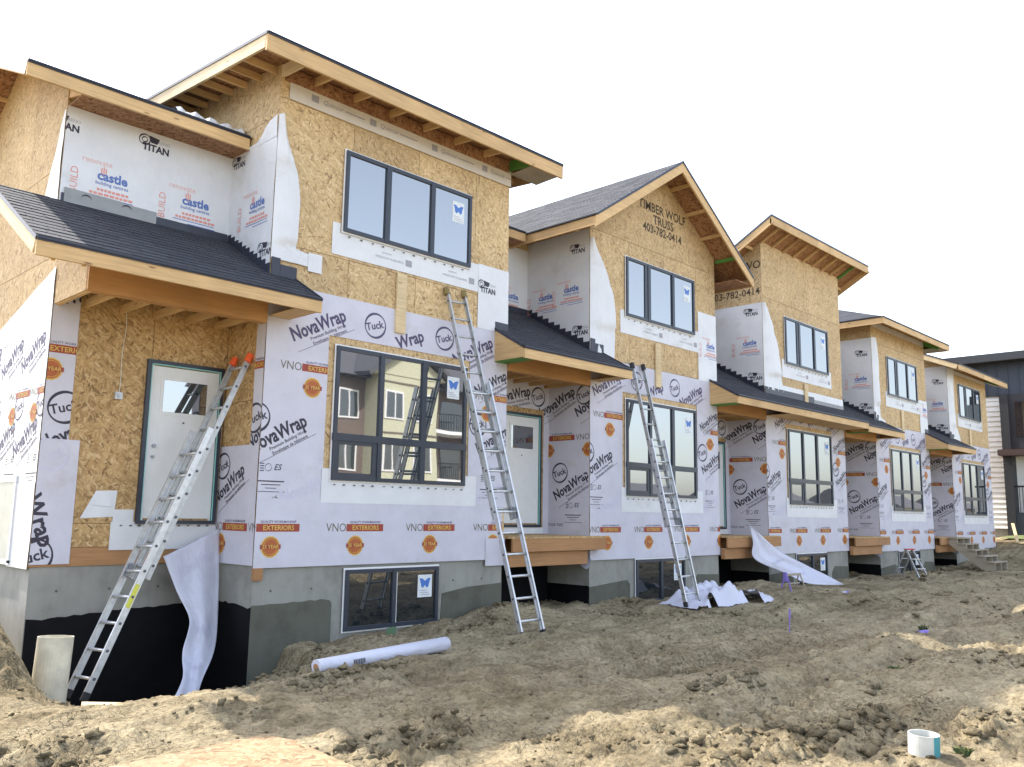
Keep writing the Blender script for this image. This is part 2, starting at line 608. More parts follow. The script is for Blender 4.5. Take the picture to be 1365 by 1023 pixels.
class Sheet:
    """a sheet of wrap on a wall with its own wrinkles, holes, and print"""
    def __init__(s, name, parent, mp, rect, mat='wrap', holes=(), off=0.004, step=0.10, amp=0.0048, seed=None, label=None):
        s.mp, s.rect, s.off, s.amp = mp, rect, off, amp
        s.seed = random.random() * 50 if seed is None else seed
        s.name = name
        regs = [rect]
        for h in holes:
            regs = [q for r_ in regs for q in minus(r_, h)]
        s.regs = regs
        mb = MB()
        for (u0, u1, v0, v1) in regs:
            nu, nv = max(1, int((u1 - u0) / step)), max(1, int((v1 - v0) / step))
            for i in range(nu):
                for j in range(nv):
                    a, b = u0 + (u1 - u0) * i / nu, u0 + (u1 - u0) * (i + 1) / nu
                    c, d = v0 + (v1 - v0) * j / nv, v0 + (v1 - v0) * (j + 1) / nv
                    mb.poly([s.pt(a, c), s.pt(b, c), s.pt(b, d), s.pt(a, d)], mat)
        s.obj = mb.build(name, parent, label=label)
        bm = bmesh.new(); bm.from_mesh(s.obj.data)
        bmesh.ops.remove_doubles(bm, verts=bm.verts, dist=1e-4)
        for f in bm.faces: f.smooth = True
        bm.to_mesh(s.obj.data); bm.free()
        s.pm = MB()

    def pt(s, u, v, extra=0.0):
        return s.mp(u, v, s.off + abs(s.amp) * 1.7 + wob(u, v, s.amp, s.seed) + extra)

    def put(s, poly, mat, lift=0.0022):
        us = [p[0] for p in poly]; vs = [p[1] for p in poly]
        for r_ in s.regs:
            if max(us) < r_[0] or min(us) > r_[1] or max(vs) < r_[2] or min(vs) > r_[3]:
                continue
            q = clip_rect(poly, r_)
            if len(q) >= 3:
                s.pm.poly([s.pt(a, b, lift) for a, b in q], mat)

    def text(s, txt, u, v, size, rot=0.0, mat='ink', bold=0.0, shear=0.0, align='CENTER', sx=1.0, lift=0.0022, sy=1.0):
        c, sn = math.cos(rot), math.sin(rot)
        for tri in text_tris(txt, bold, shear, align):
            s.put([(u + (a * sx * c - b * sy * sn) * size, v + (a * sx * sn + b * sy * c) * size) for a, b in tri], mat, lift)

    def ring(s, u, v, r, mat, th=0.09, seg=28, lift=0.0022, asp=1.0):
        for i in range(seg):
            t0, t1 = 2 * math.pi * i / seg, 2 * math.pi * (i + 1) / seg
            def rr(t): return r * (1 - th * (0.65 + 0.75 * abs(math.sin(t - 0.5)) ** 2))
            s.put([(u + r * math.cos(t0) * asp, v + r * math.sin(t0)), (u + r * math.cos(t1) * asp, v + r * math.sin(t1)),
                   (u + rr(t1) * math.cos(t1) * asp, v + rr(t1) * math.sin(t1)), (u + rr(t0) * math.cos(t0) * asp, v + rr(t0) * math.sin(t0))], mat, lift)

    def disc(s, u, v, r, mat, seg=20, lift=0.0022, wave=0.0):
        for i in range(seg):
            t0, t1 = 2 * math.pi * i / seg, 2 * math.pi * (i + 1) / seg
            ra, rb = r * (1 + wave * math.cos(i * math.pi)), r * (1 + wave * math.cos((i + 1) * math.pi))
            s.put([(u, v), (u + ra * math.cos(t0), v + ra * math.sin(t0)), (u + rb * math.cos(t1), v + rb * math.sin(t1))], mat, lift)

    def rectp(s, u0, u1, v0, v1, mat, lift=0.0022, rot=0.0, cu=None, cv=None):
        P = [(u0, v0), (u1, v0), (u1, v1), (u0, v1)]
        if rot:
            cu = u0 if cu is None else cu; cv = v0 if cv is None else cv
            c, sn = math.cos(rot), math.sin(rot)
            P = [(cu + (a - cu) * c - (b - cv) * sn, cv + (a - cu) * sn + (b - cv) * c) for a, b in P]
        n = max(1, int(abs(u1 - u0) / .07))
        for i in range(n):
            f = lambda a, b, t: (a[0] + (b[0] - a[0]) * t, a[1] + (b[1] - a[1]) * t)
            s.put([f(P[0], P[1], i / n), f(P[0], P[1], (i + 1) / n), f(P[3], P[2], (i + 1) / n), f(P[3], P[2], i / n)], mat, lift)

    # --- marks printed on the wraps
    def tuck(s, u, v, r=0.17, mat='ink', rot=R(16)):
        s.ring(u, v, r, mat, 0.13)
        s.text('Tuck', u, v - r * .26, r * .80, rot, mat, 0.022)

    def nova(s, u, v, L=1.05, rot=R(28), mat='ink', sub=True):
        sz = L / 5.05
        c, sn = math.cos(rot), math.sin(rot)
        s.text('NovaWrap', u, v, sz * 1.12, rot, mat, 0.030, 0.0, sx=0.86, sy=1.1)
        if sub:
            for k, (tx, sc) in enumerate((('Premium Building Wrap', .26), ('Enveloppe de bâtiment', .26))):
                d = -(0.36 + .33 * k) * sz
                s.text(tx, u + L * .1 * c - d * sn, v + L * .1 * sn + d * c, sz * sc * 1.15, rot, mat, 0.012)
            d = -.42 * sz * 1.75
            s.rectp(u - L * .42 - d * sn, u + L * .5 - d * sn, v + d * c - .003, v + d * c + .003, mat, rot=rot, cu=u - d * sn, cv=v + d * c)

    def vno(s, u, v, L=0.95, part=False):
        h = L * .105
        s.text('VNO', u, v - h * .52, h * 1.62, 0, 'ink_olive', -0.006, align='LEFT', sx=.92)
        e0 = u + L * .345
        s.rectp(e0, u + L, v - h * .5, v + h * .5, 'ink_brown')
        s.text('EXTERIORS', e0 + L * .335, v - h * .3, h * .88, 0, 'ink_gold', 0.014, lift=0.0036, sx=1.02)
        s.text('QUALITY WORKMANSHIP', e0 + L * .33, v + h * .62, h * .42, 0, 'ink_violet', 0.01, sx=1.05)

    def seal(s, u, v, r=0.135):
        s.disc(u, v, r, 'ink_gold', 28, 0.0022, 0.03)
        s.disc(u, v, r * .88, 'ink_orange', 24, 0.0034)
        s.ring(u, v, r * .76, 'ink_gold', 0.04, 24, 0.0046)
        s.rectp(u - r * 1.08, u + r * 1.08, v - r * .2, v + r * .22, 'ink_brown', 0.0058)
        s.text('25 YEAR', u, v - r * .14, r * .48, 0, 'ink_gold', 0.02, lift=0.007)

    def cert(s, u, v, sc=1.0, mat='ink'):
        s.ring(u - .05 * sc, v, .05 * sc, mat, .12, 14)
        s.text('ES', u + .08 * sc, v - .03 * sc, .11 * sc, 0, mat, 0.01, 0.3)
        for k in range(4):
            s.rectp(u - .17 * sc, u - .11 * sc, v - .05 * sc + k * .03, v - .038 * sc + k * .03, mat)
        for k, (wd, hh) in enumerate(((.19, .013), (.14, .009), (.08, .007), (.21, .006))):
            s.rectp(u - wd * sc, u + wd * sc, v - (.17 + .045 * k) * sc - hh, v - (.17 + .045 * k) * sc + hh * .2, mat)

    def titan(s, u, v, sc=1.0, mat='ink'):
        s.ring(u - .13 * sc, v + .07 * sc, .075 * sc, mat, .2, 20)
        s.ring(u - .13 * sc, v + .07 * sc, .04 * sc, mat, .3, 16)
        s.put([(u - .08 * sc, v + .14 * sc), (u + .06 * sc, v + .12 * sc), (u + .03 * sc, v + .045 * sc), (u - .05 * sc, v + .05 * sc)], mat)
        s.text('RENO', u + .12 * sc, v + .06 * sc, .06 * sc, 0, 'ink_grey', 0)
        s.text('TITAN', u + .02 * sc, v - .06 * sc, .125 * sc, 0, mat, 0.04, sx=.95)

    def castle(s, u, v, sc=1.0, faint=False):
        blue, red = ('ink_blue', 'ink_red') if not faint else ('ink_ghost', 'ink_pink')
        s.text('castle', u, v, .17 * sc, 0, blue, 0.035, sx=.98)
        for k in (-1, 0, 1):
            s.rectp(u - .12 * sc + k * .028 * sc, u - .104 * sc + k * .028 * sc, v + .06 * sc, v + (.155 + .02 * (k == 0)) * sc, red)
        s.text('building centres', u, v - .065 * sc, .065 * sc, 0, blue, 0.012)
        for k, wd in enumerate((.18, .27)):
            x = u - wd * sc
            z = v - (.135 + .055 * k) * sc
            while x < u + wd * sc:
                l = random.uniform(.03, .06) * sc
                s.rectp(x, x + l, z - .014 * sc, z + .018 * sc, red)
                x += l + .012 * sc
        s.rectp(u - .3 * sc, u + .28 * sc, v - .232 * sc, v - .222 * sc, blue)
        s.rectp(u - .1 * sc, u + .3 * sc, v - .272 * sc, v - .262 * sc, blue)
        s.text('BUILD', u - .42 * sc, v - .09 * sc, .13 * sc, R(90), red, 0.0)
        s.text('renovate', u - .2 * sc, v + .19 * sc, .105 * sc, 0, 'ink_pink', 0.0)

    def done(s):
        if s.pm.f:
            s.pm.build('printed_lettering', s.obj)


_TT = {}


def text_tris(txt, bold=0.0, shear=0.0, align='CENTER'):
    key = (txt, bold, shear, align)
    if key in _TT:
        return _TT[key]
    cu = bpy.data.curves.new('t', 'FONT')
    cu.body = txt
    cu.size = 1.0
    cu.align_x = align
    cu.offset = bold
    cu.shear = shear
    cu.resolution_u = 2
    o = bpy.data.objects.new('t', cu)
    COL.objects.link(o)
    dg = bpy.context.evaluated_depsgraph_get()
    me = bpy.data.meshes.new_from_object(o.evaluated_get(dg))
    me.calc_loop_triangles()
    tris = [[(me.vertices[i].co.x, me.vertices[i].co.y) for i in t.vertices] for t in me.loop_triangles]
    bpy.data.objects.remove(o)
    bpy.data.curves.remove(cu)
    bpy.data.meshes.remove(me)
    _TT[key] = tris
    return tris


def roof_plane(parent, poly, name='roof', deckmat='osb_red', expo=0.143, tab=0.32, shades='aabbc', thick=0.018):
    """poly: coplanar points counter-clockwise seen from above, first edge is the eave"""
    P = [Vector(p) for p in poly]
    U = (P[1] - P[0]).normalized()
    Nn = (P[1] - P[0]).cross(P[-1] - P[0]).normalized()
    if Nn.z < 0: Nn = -Nn
    W = Nn.cross(U)
    if W.z < 0 and abs(W.z) > 1e-6: W = -W
    if W.dot(sum(P, Vector()) / len(P) - P[0]) < 0: W = -W
    q = [((p - P[0]).dot(U), (p - P[0]).dot(W)) for p in P]
    umin, umax = min(a[0] for a in q), max(a[0] for a in q)
    wmax = max(a[1] for a in q)
    mb = MB()
    cross = 1 if (q[1][0] - q[0][0]) * (q[2][1] - q[0][1]) - (q[1][1] - q[0][1]) * (q[2][0] - q[0][0]) > 0 else -1
    k = 0
    w0 = -0.02
    while w0 < wmax:
        u = umin - random.random() * tab
        while u < umax:
            wd = tab * random.choice((0.75, 1, 1, 1.3))
            poly2 = [(u, w0), (u + wd - .006, w0), (u + wd - .006, w0 + expo + .02), (u, w0 + expo + .02)]
            for i in range(len(q)):
                a, b_ = q[i], q[(i + 1) % len(q)]
                nx, ny = (b_[1] - a[1]), -(b_[0] - a[0])
                if cross < 0: nx, ny = -nx, -ny
                ext = 0.02 * math.hypot(nx, ny) if i == 0 else 0
                poly2 = clip_poly(poly2, nx, ny, nx * a[0] + ny * a[1] + ext)
                if len(poly2) < 3: break
            if len(poly2) >= 3:
                lift = random.uniform(0.006, 0.010)
                top = [P[0] + U * a + W * b_ + Nn * (0.004 + lift * (1 - (b_ - w0) / (expo + .02))) for a, b_ in poly2]
                mt = 'shingle_' + random.choice(shades)
                mb.poly(top, mt)
                n = len(top)
                for i in range(n):
                    if abs(poly2[i][1] - w0) < 1e-5 and abs(poly2[(i + 1) % n][1] - w0) < 1e-5:
                        A, B = top[i], top[(i + 1) % n]
                        mb.poly([A - Nn * lift, B - Nn * lift, B, A], mt)
            u += wd
        w0 += expo
        k += 1
    o = mb.build(name, parent)
    dk = MB()
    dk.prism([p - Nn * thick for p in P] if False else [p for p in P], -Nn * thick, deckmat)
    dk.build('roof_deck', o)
    return o, U, W, Nn


def board(parent, name, p, q, h, t, mat, inward=None, label=None):
    p, q = Vector(p), Vector(q)
    L = (q - p).length
    if name in ('fascia_board', 'rake_board', 'drip_edge') and L > 4.4:
        cut = random.uniform(2.4, 3.66) / L
        d = (q - p) * (.0012 / L)
        m_ = p.lerp(q, cut)
        board(parent, name, p, m_ - d, h, t, mat, inward)
        return board(parent, name, m_ + d, q, h, t, mat, inward)
    mb = MB()
    mb.beam(p, q, h, t, mat, inward)
    return mb.build(name, parent, label=label)


def window(parent, x, z, wd, ht, kind, Y=0.0, side=None):
    """flush framed window with its panes; front plane at Y"""
    f = MB()
    y0, y1 = Y - 0.045, Y + 0.03
    fw = 0.055
    f.box(x, x + wd, y0, y1, z, z + fw, 'frame_dark')
    f.box(x, x + wd, y0, y1, z + ht - fw, z + ht, 'frame_dark')
    f.box(x, x + fw, y0, y1, z + fw, z + ht - fw, 'frame_dark')
    f.box(x + wd - fw, x + wd, y0, y1, z + fw, z + ht - fw, 'frame_dark')
    panes = []
    if kind == 'upper':
        xs = [x + fw, x + .71, x + .80, x + 1.58, x + 1.66, x + wd - fw]
        f.box(xs[1], xs[2], y0 - .006, y1, z + .004, z + ht - .004, 'frame_dark')
        f.box(xs[3], xs[4], y0 - .006, y1, z + .004, z + ht - .004, 'frame_dark')
        for a, b in ((xs[0], xs[1]), (xs[2], xs[3]), (xs[4], xs[5])):
            panes.append((a, b, z + fw, z + ht - fw))
        if side:   # operable left light: second frame
            a, b = panes[0][0], panes[0][1]
            f.box(b - .10, b - .002, y0 + .006, y1 - .01, z + fw, z + ht - fw, 'frame_dark')
            panes[0] = (a, b - .10, z + fw, z + ht - fw)
    elif kind == 'lower':
        xs = [x + fw, x + .745, x + .82, x + 1.53, x + 1.62, x + wd - fw]
        zr0, zr1 = z + .54, z + .64
        f.box(x - .012, x + wd + .006, y0 - .008, y1, zr0, zr1, 'frame_dark')
        for a, b in ((1, 2), (3, 4)):
            f.box(xs[a], xs[b], y0 - .006, y1, z + .004, zr0, 'frame_dark')
            f.box(xs[a], xs[b], y0 - .006, y1, zr1, z + ht - .004, 'frame_dark')
        for a, b in ((0, 1), (2, 3), (4, 5)):
            panes.append((xs[a], xs[b], zr1, z + ht - fw))
            if a == 0:
                s = .05
                f.box(xs[0], xs[1], y0 + .008, y1 - .01, z + fw, z + fw + s, 'frame_dark')
                f.box(xs[0], xs[1], y0 + .008, y1 - .01, zr0 - s, zr0, 'frame_dark')
                f.box(xs[0], xs[0] + s, y0 + .008, y1 - .01, z + fw + s, zr0 - s, 'frame_dark')
                f.box(xs[1] - s * 1.6, xs[1], y0 + .008, y1 - .01, z + fw + s, zr0 - s, 'frame_dark')
                panes.append((xs[0] + s, xs[1] - s * 1.6, z + fw + s, zr0 - s))
            else:
                panes.append((xs[a], xs[b], z + fw, zr0))
    else:
        mid = x + wd * .5
        f.box(mid - .035, mid + .035, y0 - .006, y1, z + .004, z + ht - .004, 'frame_dark')
        panes = [(x + fw, mid - .035, z + fw, z + ht - fw), (mid + .035, x + wd - fw, z + fw, z + ht - fw)]
        f.box(mid + .035, mid + .06, y0 + .012, y1 - .01, z + fw, z + ht - fw, 'vinyl_white')
    fo = f.build('window', parent)
    fl = MB()
    e = .024
    fl.box(x - e, x + wd + e, Y - .016, Y - .010, z - e, z + ht + e, 'vinyl_white')
    fl.build('nail_flange', fo)
    for (a, b, c, d) in panes:
        p = MB()
        p.box(a - .004, b + .004, Y - .022, Y - .017, c - .004, d + .004, 'glass' if kind != 'basement' else 'glass_dark')
        p.build('pane', fo)
    # maker's sticker with a blue butterfly in the last top light
    a, b, c, d = panes[-2] if kind == 'lower' else panes[-1]
    st = MB()
    sw, sh = (.25, .34) if kind != 'basement' else (.27, .32)
    sx = b - sw - .10 if kind != 'basement' else b - sw - .06
    sz = d - sh - (.12 if kind != 'basement' else .06)
    st.box(sx, sx + sw, Y - .0245, Y - .0232, sz, sz + sh, 'sticker')
    cx, cz = sx + sw / 2, sz + sh * .63
    for s_ in (-1, 1):
        st.poly([(cx, Y - .0255, cz - .03), (cx + s_ * .035, Y - .0255, cz - .07), (cx + s_ * .07, Y - .0255, cz - .05), (cx + s_ * .08, Y - .0255, cz),
                 (cx + s_ * .105, Y - .0255, cz + .07), (cx + s_ * .05, Y - .0255, cz + .065), (cx, Y - .0255, cz + .03)], 'butterfly_blue')
    for k in range(3):
        st.box(sx + .03, sx + sw - .03 - .04 * k, Y - .0256, Y - .0252, sz + .03 + .03 * k, sz + .038 + .03 * k, 'ink_grey')
    st.build('sticker', fo)
    return fo


def fasteners(parent, x0, x1, z, Y, n, off=.024):
    mb = MB()
    for i in range(n):
        x = x0 + (x1 - x0) * (i + .5) / n + random.uniform(-.02, .02)
        r_ = random.uniform(.007, .011)
        mb.box(x - r_ * 1.7, x + r_ * 1.7, Y - off, Y - off + .006, z - r_, z + r_, 'nail_grey')
    return mb.build('fasteners', parent)

# ------------------------------------------------------------------ ground
PIPE_XY = (-3.43, -0.32)


def sstep(a, b, x):
    t = np.clip((x - a) / (b - a), 0, 1)
    return t * t * (3 - 2 * t)


def hash2(ix, iy, s):
    h = (ix.astype(np.int64) * 374761393 + iy.astype(np.int64) * 668265263 + s * 974711) & 0x7fffffff
    h = (h ^ (h >> 13)) * 1274126177 & 0x7fffffff
    return ((h ^ (h >> 16)) & 0xffff) / 65535.0


def vnoise(x, y, s):
    ix, iy = np.floor(x), np.floor(y)
    fx, fy = x - ix, y - iy
    fx = fx * fx * fx * (fx * (fx * 6 - 15) + 10); fy = fy * fy * fy * (fy * (fy * 6 - 15) + 10)
    a = hash2(ix, iy, s); b = hash2(ix + 1, iy, s); c = hash2(ix, iy + 1, s); d = hash2(ix + 1, iy + 1, s)
    return (a * (1 - fx) + b * fx) * (1 - fy) + (c * (1 - fx) + d * fx) * fy - .5


def fbm(x, y, s, oct=5, gain=.5, lac=2.1):
    t = 0; a = 1.0
    for o in range(oct):
        c, sn = math.cos(.6 * o + .3), math.sin(.6 * o + .3)
        t = t + a * vnoise((x * c - y * sn), (x * sn + y * c), s + o)
        x = x * lac; y = y * lac; a *= gain
    return t


def base_height(x, y):
    h = np.zeros_like(x)
    h = h + 1.0 * sstep(24, 34, x)                                     # bank by the finished houses
    h = h - 0.32 * sstep(-0.2, -1.3, x) * sstep(-2.6, -.6, y)           # falls towards the pit at the corner
    h = h - 0.42 * np.exp(-((x + 2.5) / .66) ** 2) * sstep(-2.6, -.7, y)
    h = h + 0.95 * sstep(-3.5, -4.05, x) * sstep(-2.0, 0.25, y)           # spoil heap left of the corner
    h = h - 0.10 * sstep(2.2, 0.2, x) * sstep(-1.2, -.2, y) * sstep(-1.5, 0, x)
    h = h + 0.20 * np.exp(-((x - 2.9) / .9) ** 2 - ((y + .35) / .5) ** 2)
    h = h + 0.16 * np.exp(-((x - 10.6) / 1.2) ** 2 - ((y + .3) / .8) ** 2)
    # tyre ruts along the row
    for yy, k in ((-3.05, .5), (-4.75, .35), (-6.2, .3)):
        w = yy + .25 * np.sin(x * .35 + yy)
        h = h - .10 * np.exp(-((y - w) / .24) ** 2) * sstep(-2.5, 0.5, x) + .06 * np.exp(-((y - w - .4) / .16) ** 2) * sstep(-2.5, .5, x)
    return h


def pit_mask(x, y):
    n = .18 * vnoise(x * 2.3, y * 2.3, 5)
    return sstep(-3.28, -2.85, x + n) * sstep(-.55, -1.05, x + n * .5) * sstep(-1.10, -.45, y + n)


def ground_z(x, y, fine=True):
    h = base_height(x, y)
    near = np.exp(-(np.maximum(0, np.hypot(x + 3, y + 5) - 9) / 14) ** 2)
    h = h + .105 * fbm(x * .55, y * .8, 3, 4) + .075 * fbm(x * 1.5, y * 2.4, 21, 5, .6)
    if fine:
        patch = sstep(.12, .40, fbm(x * .8 + 3.1, y * 1.5, 77, 3))
        h = h + .050 * fbm(x * 3.0, y * 5.8, 40, 5, .66) * (.6 + .6 * patch)
        h = h - .055 * np.maximum(0, .07 - np.abs(fbm(x * 2.2, y * 5.2, 61, 4, .6))) / .07 * .45     # creases left by wheels
        bil = np.abs(fbm(x * 6.0, y * 7.0, 65, 5, .66))
        h = h + .085 * (bil - .10) * (.10 + .90 * patch)
        h = h + .026 * np.abs(fbm(x * 14, y * 17, 91, 3, .65))
        # cleated wheel marks
        for yy, ph in ((-3.05, 0.0), (-4.75, 1.3), (-6.2, .5)):
            c = yy + .25 * np.sin(x * .35 + yy)
            h = h + .032 * np.exp(-((y - c) / .18) ** 2) * np.sign(np.sin(x * 21 + np.abs(y - c) * 16 + ph)) * sstep(-1.5, .5, x) * sstep(13, 8, x) * (fbm(x * .9, y * .9, 15, 2) > -.12)
    pit = pit_mask(x, y)
    rim = np.exp(-((pit - .22) / .2) ** 2) * sstep(-3.6, -3.2, x) * sstep(-.2, -.9, x) * sstep(-2, -1, y) * sstep(.2, -.3, y)
    h = h + .05 * rim
    h = h * (1 - pit) + (-1.35 + .25 * h) * pit
    rp_ = np.exp(-(np.hypot(x + .20, y + 7.62) / .26) ** 4)
    h = h * (1 - rp_) + .0 * rp_
    # dirt pressed flat under the board
    fl = sstep(-5.75, -5.45, x) * sstep(-3.0, -3.3, x) * sstep(-6.8, -6.5, y) * sstep(-4.05, -4.36, y)
    h = h * (1 - fl) + np.minimum(h, .030 + .0 * h) * fl
    return h


def gz(x, y):
    return float(ground_z(np.array([float(x)]), np.array([float(y)]))[0])


def axis_lines(lo, hi, a, b, step, grow=1.09):
    xs = list(np.arange(a, b, step))
    s = step; x = b
    while x < hi:
        xs.append(x); s *= grow; x += s
    xs.append(hi)
    s = step; x = a
    left = []
    while x > lo:
        s *= grow; x -= s
        left.append(max(x, lo))
    return np.array(sorted(set(left + xs)))


gx = axis_lines(-400, 900, -5.2, 3.6, 0.030, 1.022)
gy = axis_lines(-500, 700, -8.4, 0.9, 0.034, 1.05)
GX, GY = np.meshgrid(gx, gy, indexing='ij')
GZ = ground_z(GX, GY)
nx_, ny_ = len(gx), len(gy)
idx = np.arange(nx_ * ny_).reshape(nx_, ny_)
quads = np.stack([idx[:-1, :-1], idx[1:, :-1], idx[1:, 1:], idx[:-1, 1:]], -1).reshape(-1, 4)
me = bpy.data.meshes.new('ground')
me.vertices.add(nx_ * ny_)
me.vertices.foreach_set('co', np.stack([GX, GY, GZ], -1).reshape(-1).astype(np.float32))
me.loops.add(len(quads) * 4)
me.loops.foreach_set('vertex_index', quads.reshape(-1).astype(np.int32))
me.polygons.add(len(quads))
me.polygons.foreach_set('loop_start', np.arange(0, len(quads) * 4, 4, dtype=np.int32))
me.polygons.foreach_set('use_smooth', np.ones(len(quads), dtype=bool))
me.update(calc_edges=True)
me.materials.append(MATS['dirt'])
ground = bpy.data.objects.new('ground', me)
COL.objects.link(ground)
tag(ground, 'bare churned building-site dirt with clods and tyre ruts', 'ground', kind='structure')

# loose clods of earth
ico = bmesh.new()
bmesh.ops.create_icosphere(ico, subdivisions=2, radius=1.0)
IV = np.array([v.co[:] for v in ico.verts]); IF = np.array([[v.index for v in f.verts] for f in ico.faces])
ico.free()
protos = []
for k in range(14):
    d = np.array([1 + .6 * noise.noise(Vector(p) * 1.5 + Vector((k * 7.1, 0, 0))) + .45 * noise.noise(Vector(p) * 3.6 + Vector((0, k * 3.3, 0))) for p in IV])
    q_ = np.round(IV * d[:, None] * 2.6) / 2.6 * .45 + IV * d[:, None] * .55
    protos.append(q_ * np.array([1, rng.uniform(.6, 1), rng.uniform(.35, .65)]))
nC = 9000
M_ = 60000
near_ = rng.random(M_) < .72
cxs = np.where(near_, rng.uniform(-6, 5, M_), rng.uniform(2, 30, M_))
cys = np.where(near_, rng.uniform(-8.6, -.2, M_), rng.uniform(-8, .1, M_))
pm_ = pit_mask(cxs, cys)
pr = sstep(.10, .38, fbm(cxs * .8 + 3.1, cys * 1.5, 77, 3))
rim_ = (cxs > -3.7) & (cxs < -.3) & (cys > -2.1) & (cys < -.5)
onboard = (cxs > -5.5) & (cxs < -3.3) & (cys < -4.3) & (cys > -6.5)
keep = (pm_ < .5) & (rng.random(M_) < .10 + .9 * pr + .5 * rim_) & ~((cys > -.12) & (cxs > -1.1)) & ~onboard
kk = np.nonzero(keep)[0][:nC]
cxs, cys, pr, rim_ = cxs[kk], cys[kk], pr[kk], rim_[kk]
czs = ground_z(cxs, cys)
ss = .005 + .020 * rng.random(len(kk)) ** 3.5 + np.where(rim_ | (pr > .7), .06 * rng.random(len(kk)) ** 5, 0)
ss = np.where(cxs > 6, ss * 1.5, ss)
PA = np.stack(protos)[rng.integers(0, 14, len(kk))]
an = rng.uniform(0, 6.28, len(kk))[:, None]
qx = PA[:, :, 0] * np.cos(an) - PA[:, :, 1] * np.sin(an)
qy = PA[:, :, 0] * np.sin(an) + PA[:, :, 1] * np.cos(an)
Q = np.stack([qx, qy, PA[:, :, 2]], -1) * ss[:, None, None]
Q += np.stack([cxs, cys, czs + ss * .12], -1)[:, None, :]
cv = [Q.reshape(-1, 3)]
cf = [(IF[None] + (np.arange(len(kk)) * len(IV))[:, None, None]).reshape(-1, 3)]
me = bpy.data.meshes.new('soil_clods')
V_ = np.concatenate(cv); F_ = np.concatenate(cf)
me.vertices.add(len(V_)); me.vertices.foreach_set('co', V_.reshape(-1).astype(np.float32))
me.loops.add(len(F_) * 3); me.loops.foreach_set('vertex_index', F_.reshape(-1).astype(np.int32))
me.polygons.add(len(F_)); me.polygons.foreach_set('loop_start', np.arange(0, len(F_) * 3, 3, dtype=np.int32))
me.polygons.foreach_set('use_smooth', np.ones(len(F_), dtype=bool))
me.update(calc_edges=True)
me.materials.append(MATS['dirt_moist'])
o = bpy.data.objects.new('soil_clods', me)
COL.objects.link(o)
tag(o, 'loose lumps of dry earth scattered over the churned ground', 'soil clods', kind='stuff')

# ------------------------------------------------------------------ townhouses
PITCHW = 6.632
ZO = (0, -.041, -.086, -.154, -.22)
BL, BR = -1.08, 3.36
LABELS = (
    'townhouse with bare strand board round its white door and no porch platform',
    'second townhouse, the one with the peaked gable stencilled TIMBER WOLF TRUSS',
    'townhouse whose roof rises steeply towards the street, right of the peaked gable',
    'hip roofed townhouse behind the small stepladder, last but one of the row',
    'farthest townhouse of the row, beside the white sided house, with wooden steps at its porch')


def panels_front(parent, outline, Y, x0, x1, zs, wd=1.22, mat='osb', jitter=0.0, horiz=False):
    """sheathing boards filling a convex outline in x,z; face at Y"""
    for k in range(len(zs) - 1):
        x = x0 - (jitter if k % 2 else 0)
        while x < x1 - .02:
            xe = min(x + (2.44 if horiz else wd), x1)
            g = .0038
            q = clip_rect(outline, (max(x, x0) + g, xe - g, zs[k] + g, zs[k + 1] - g))
            x = xe
            if len(q) < 3: continue
            mb = MB()
            mb.prism([(a, Y, b) for a, b in q], (0, .0105, 0), mat)
            mb.build('sheathing_panel', parent)


def panels_left(parent, outline, X, y0, y1, zs, wd=1.22, mat='osb'):
    for k in range(len(zs) - 1):
        y = y0
        while y < y1 - .02:
            ye = min(y + wd, y1)
            g = .0038
            q = clip_rect(outline, (y + g, ye - g, zs[k] + g, zs[k + 1] - g))
            y = ye
            if len(q) < 3: continue
            mb = MB()
            mb.prism([(X, a, b) for a, b in q], (.0105, 0, 0), mat)
            mb.build('sheathing_panel', parent)


def flap_sheet(parent, cols, mat='wrap_white', name='house_wrap', th=0.0, smooth=True):
    """loose sheet from a grid of 3D points (rows of equal length)"""
    mb = MB()
    nr, nc = len(cols), len(cols[0])
    for i in range(nr - 1):
        for j in range(nc - 1):
            mb.poly([cols[i][j], cols[i + 1][j], cols[i + 1][j + 1], cols[i][j + 1]], mat)
    o = mb.build(name, parent)
    bm = bmesh.new(); bm.from_mesh(o.data)
    bmesh.ops.remove_doubles(bm, verts=bm.verts, dist=1e-4)
    bmesh.ops.recalc_face_normals(bm, faces=bm.faces)
    for f in bm.faces: f.smooth = smooth
    bm.to_mesh(o.data); bm.free()
    return o


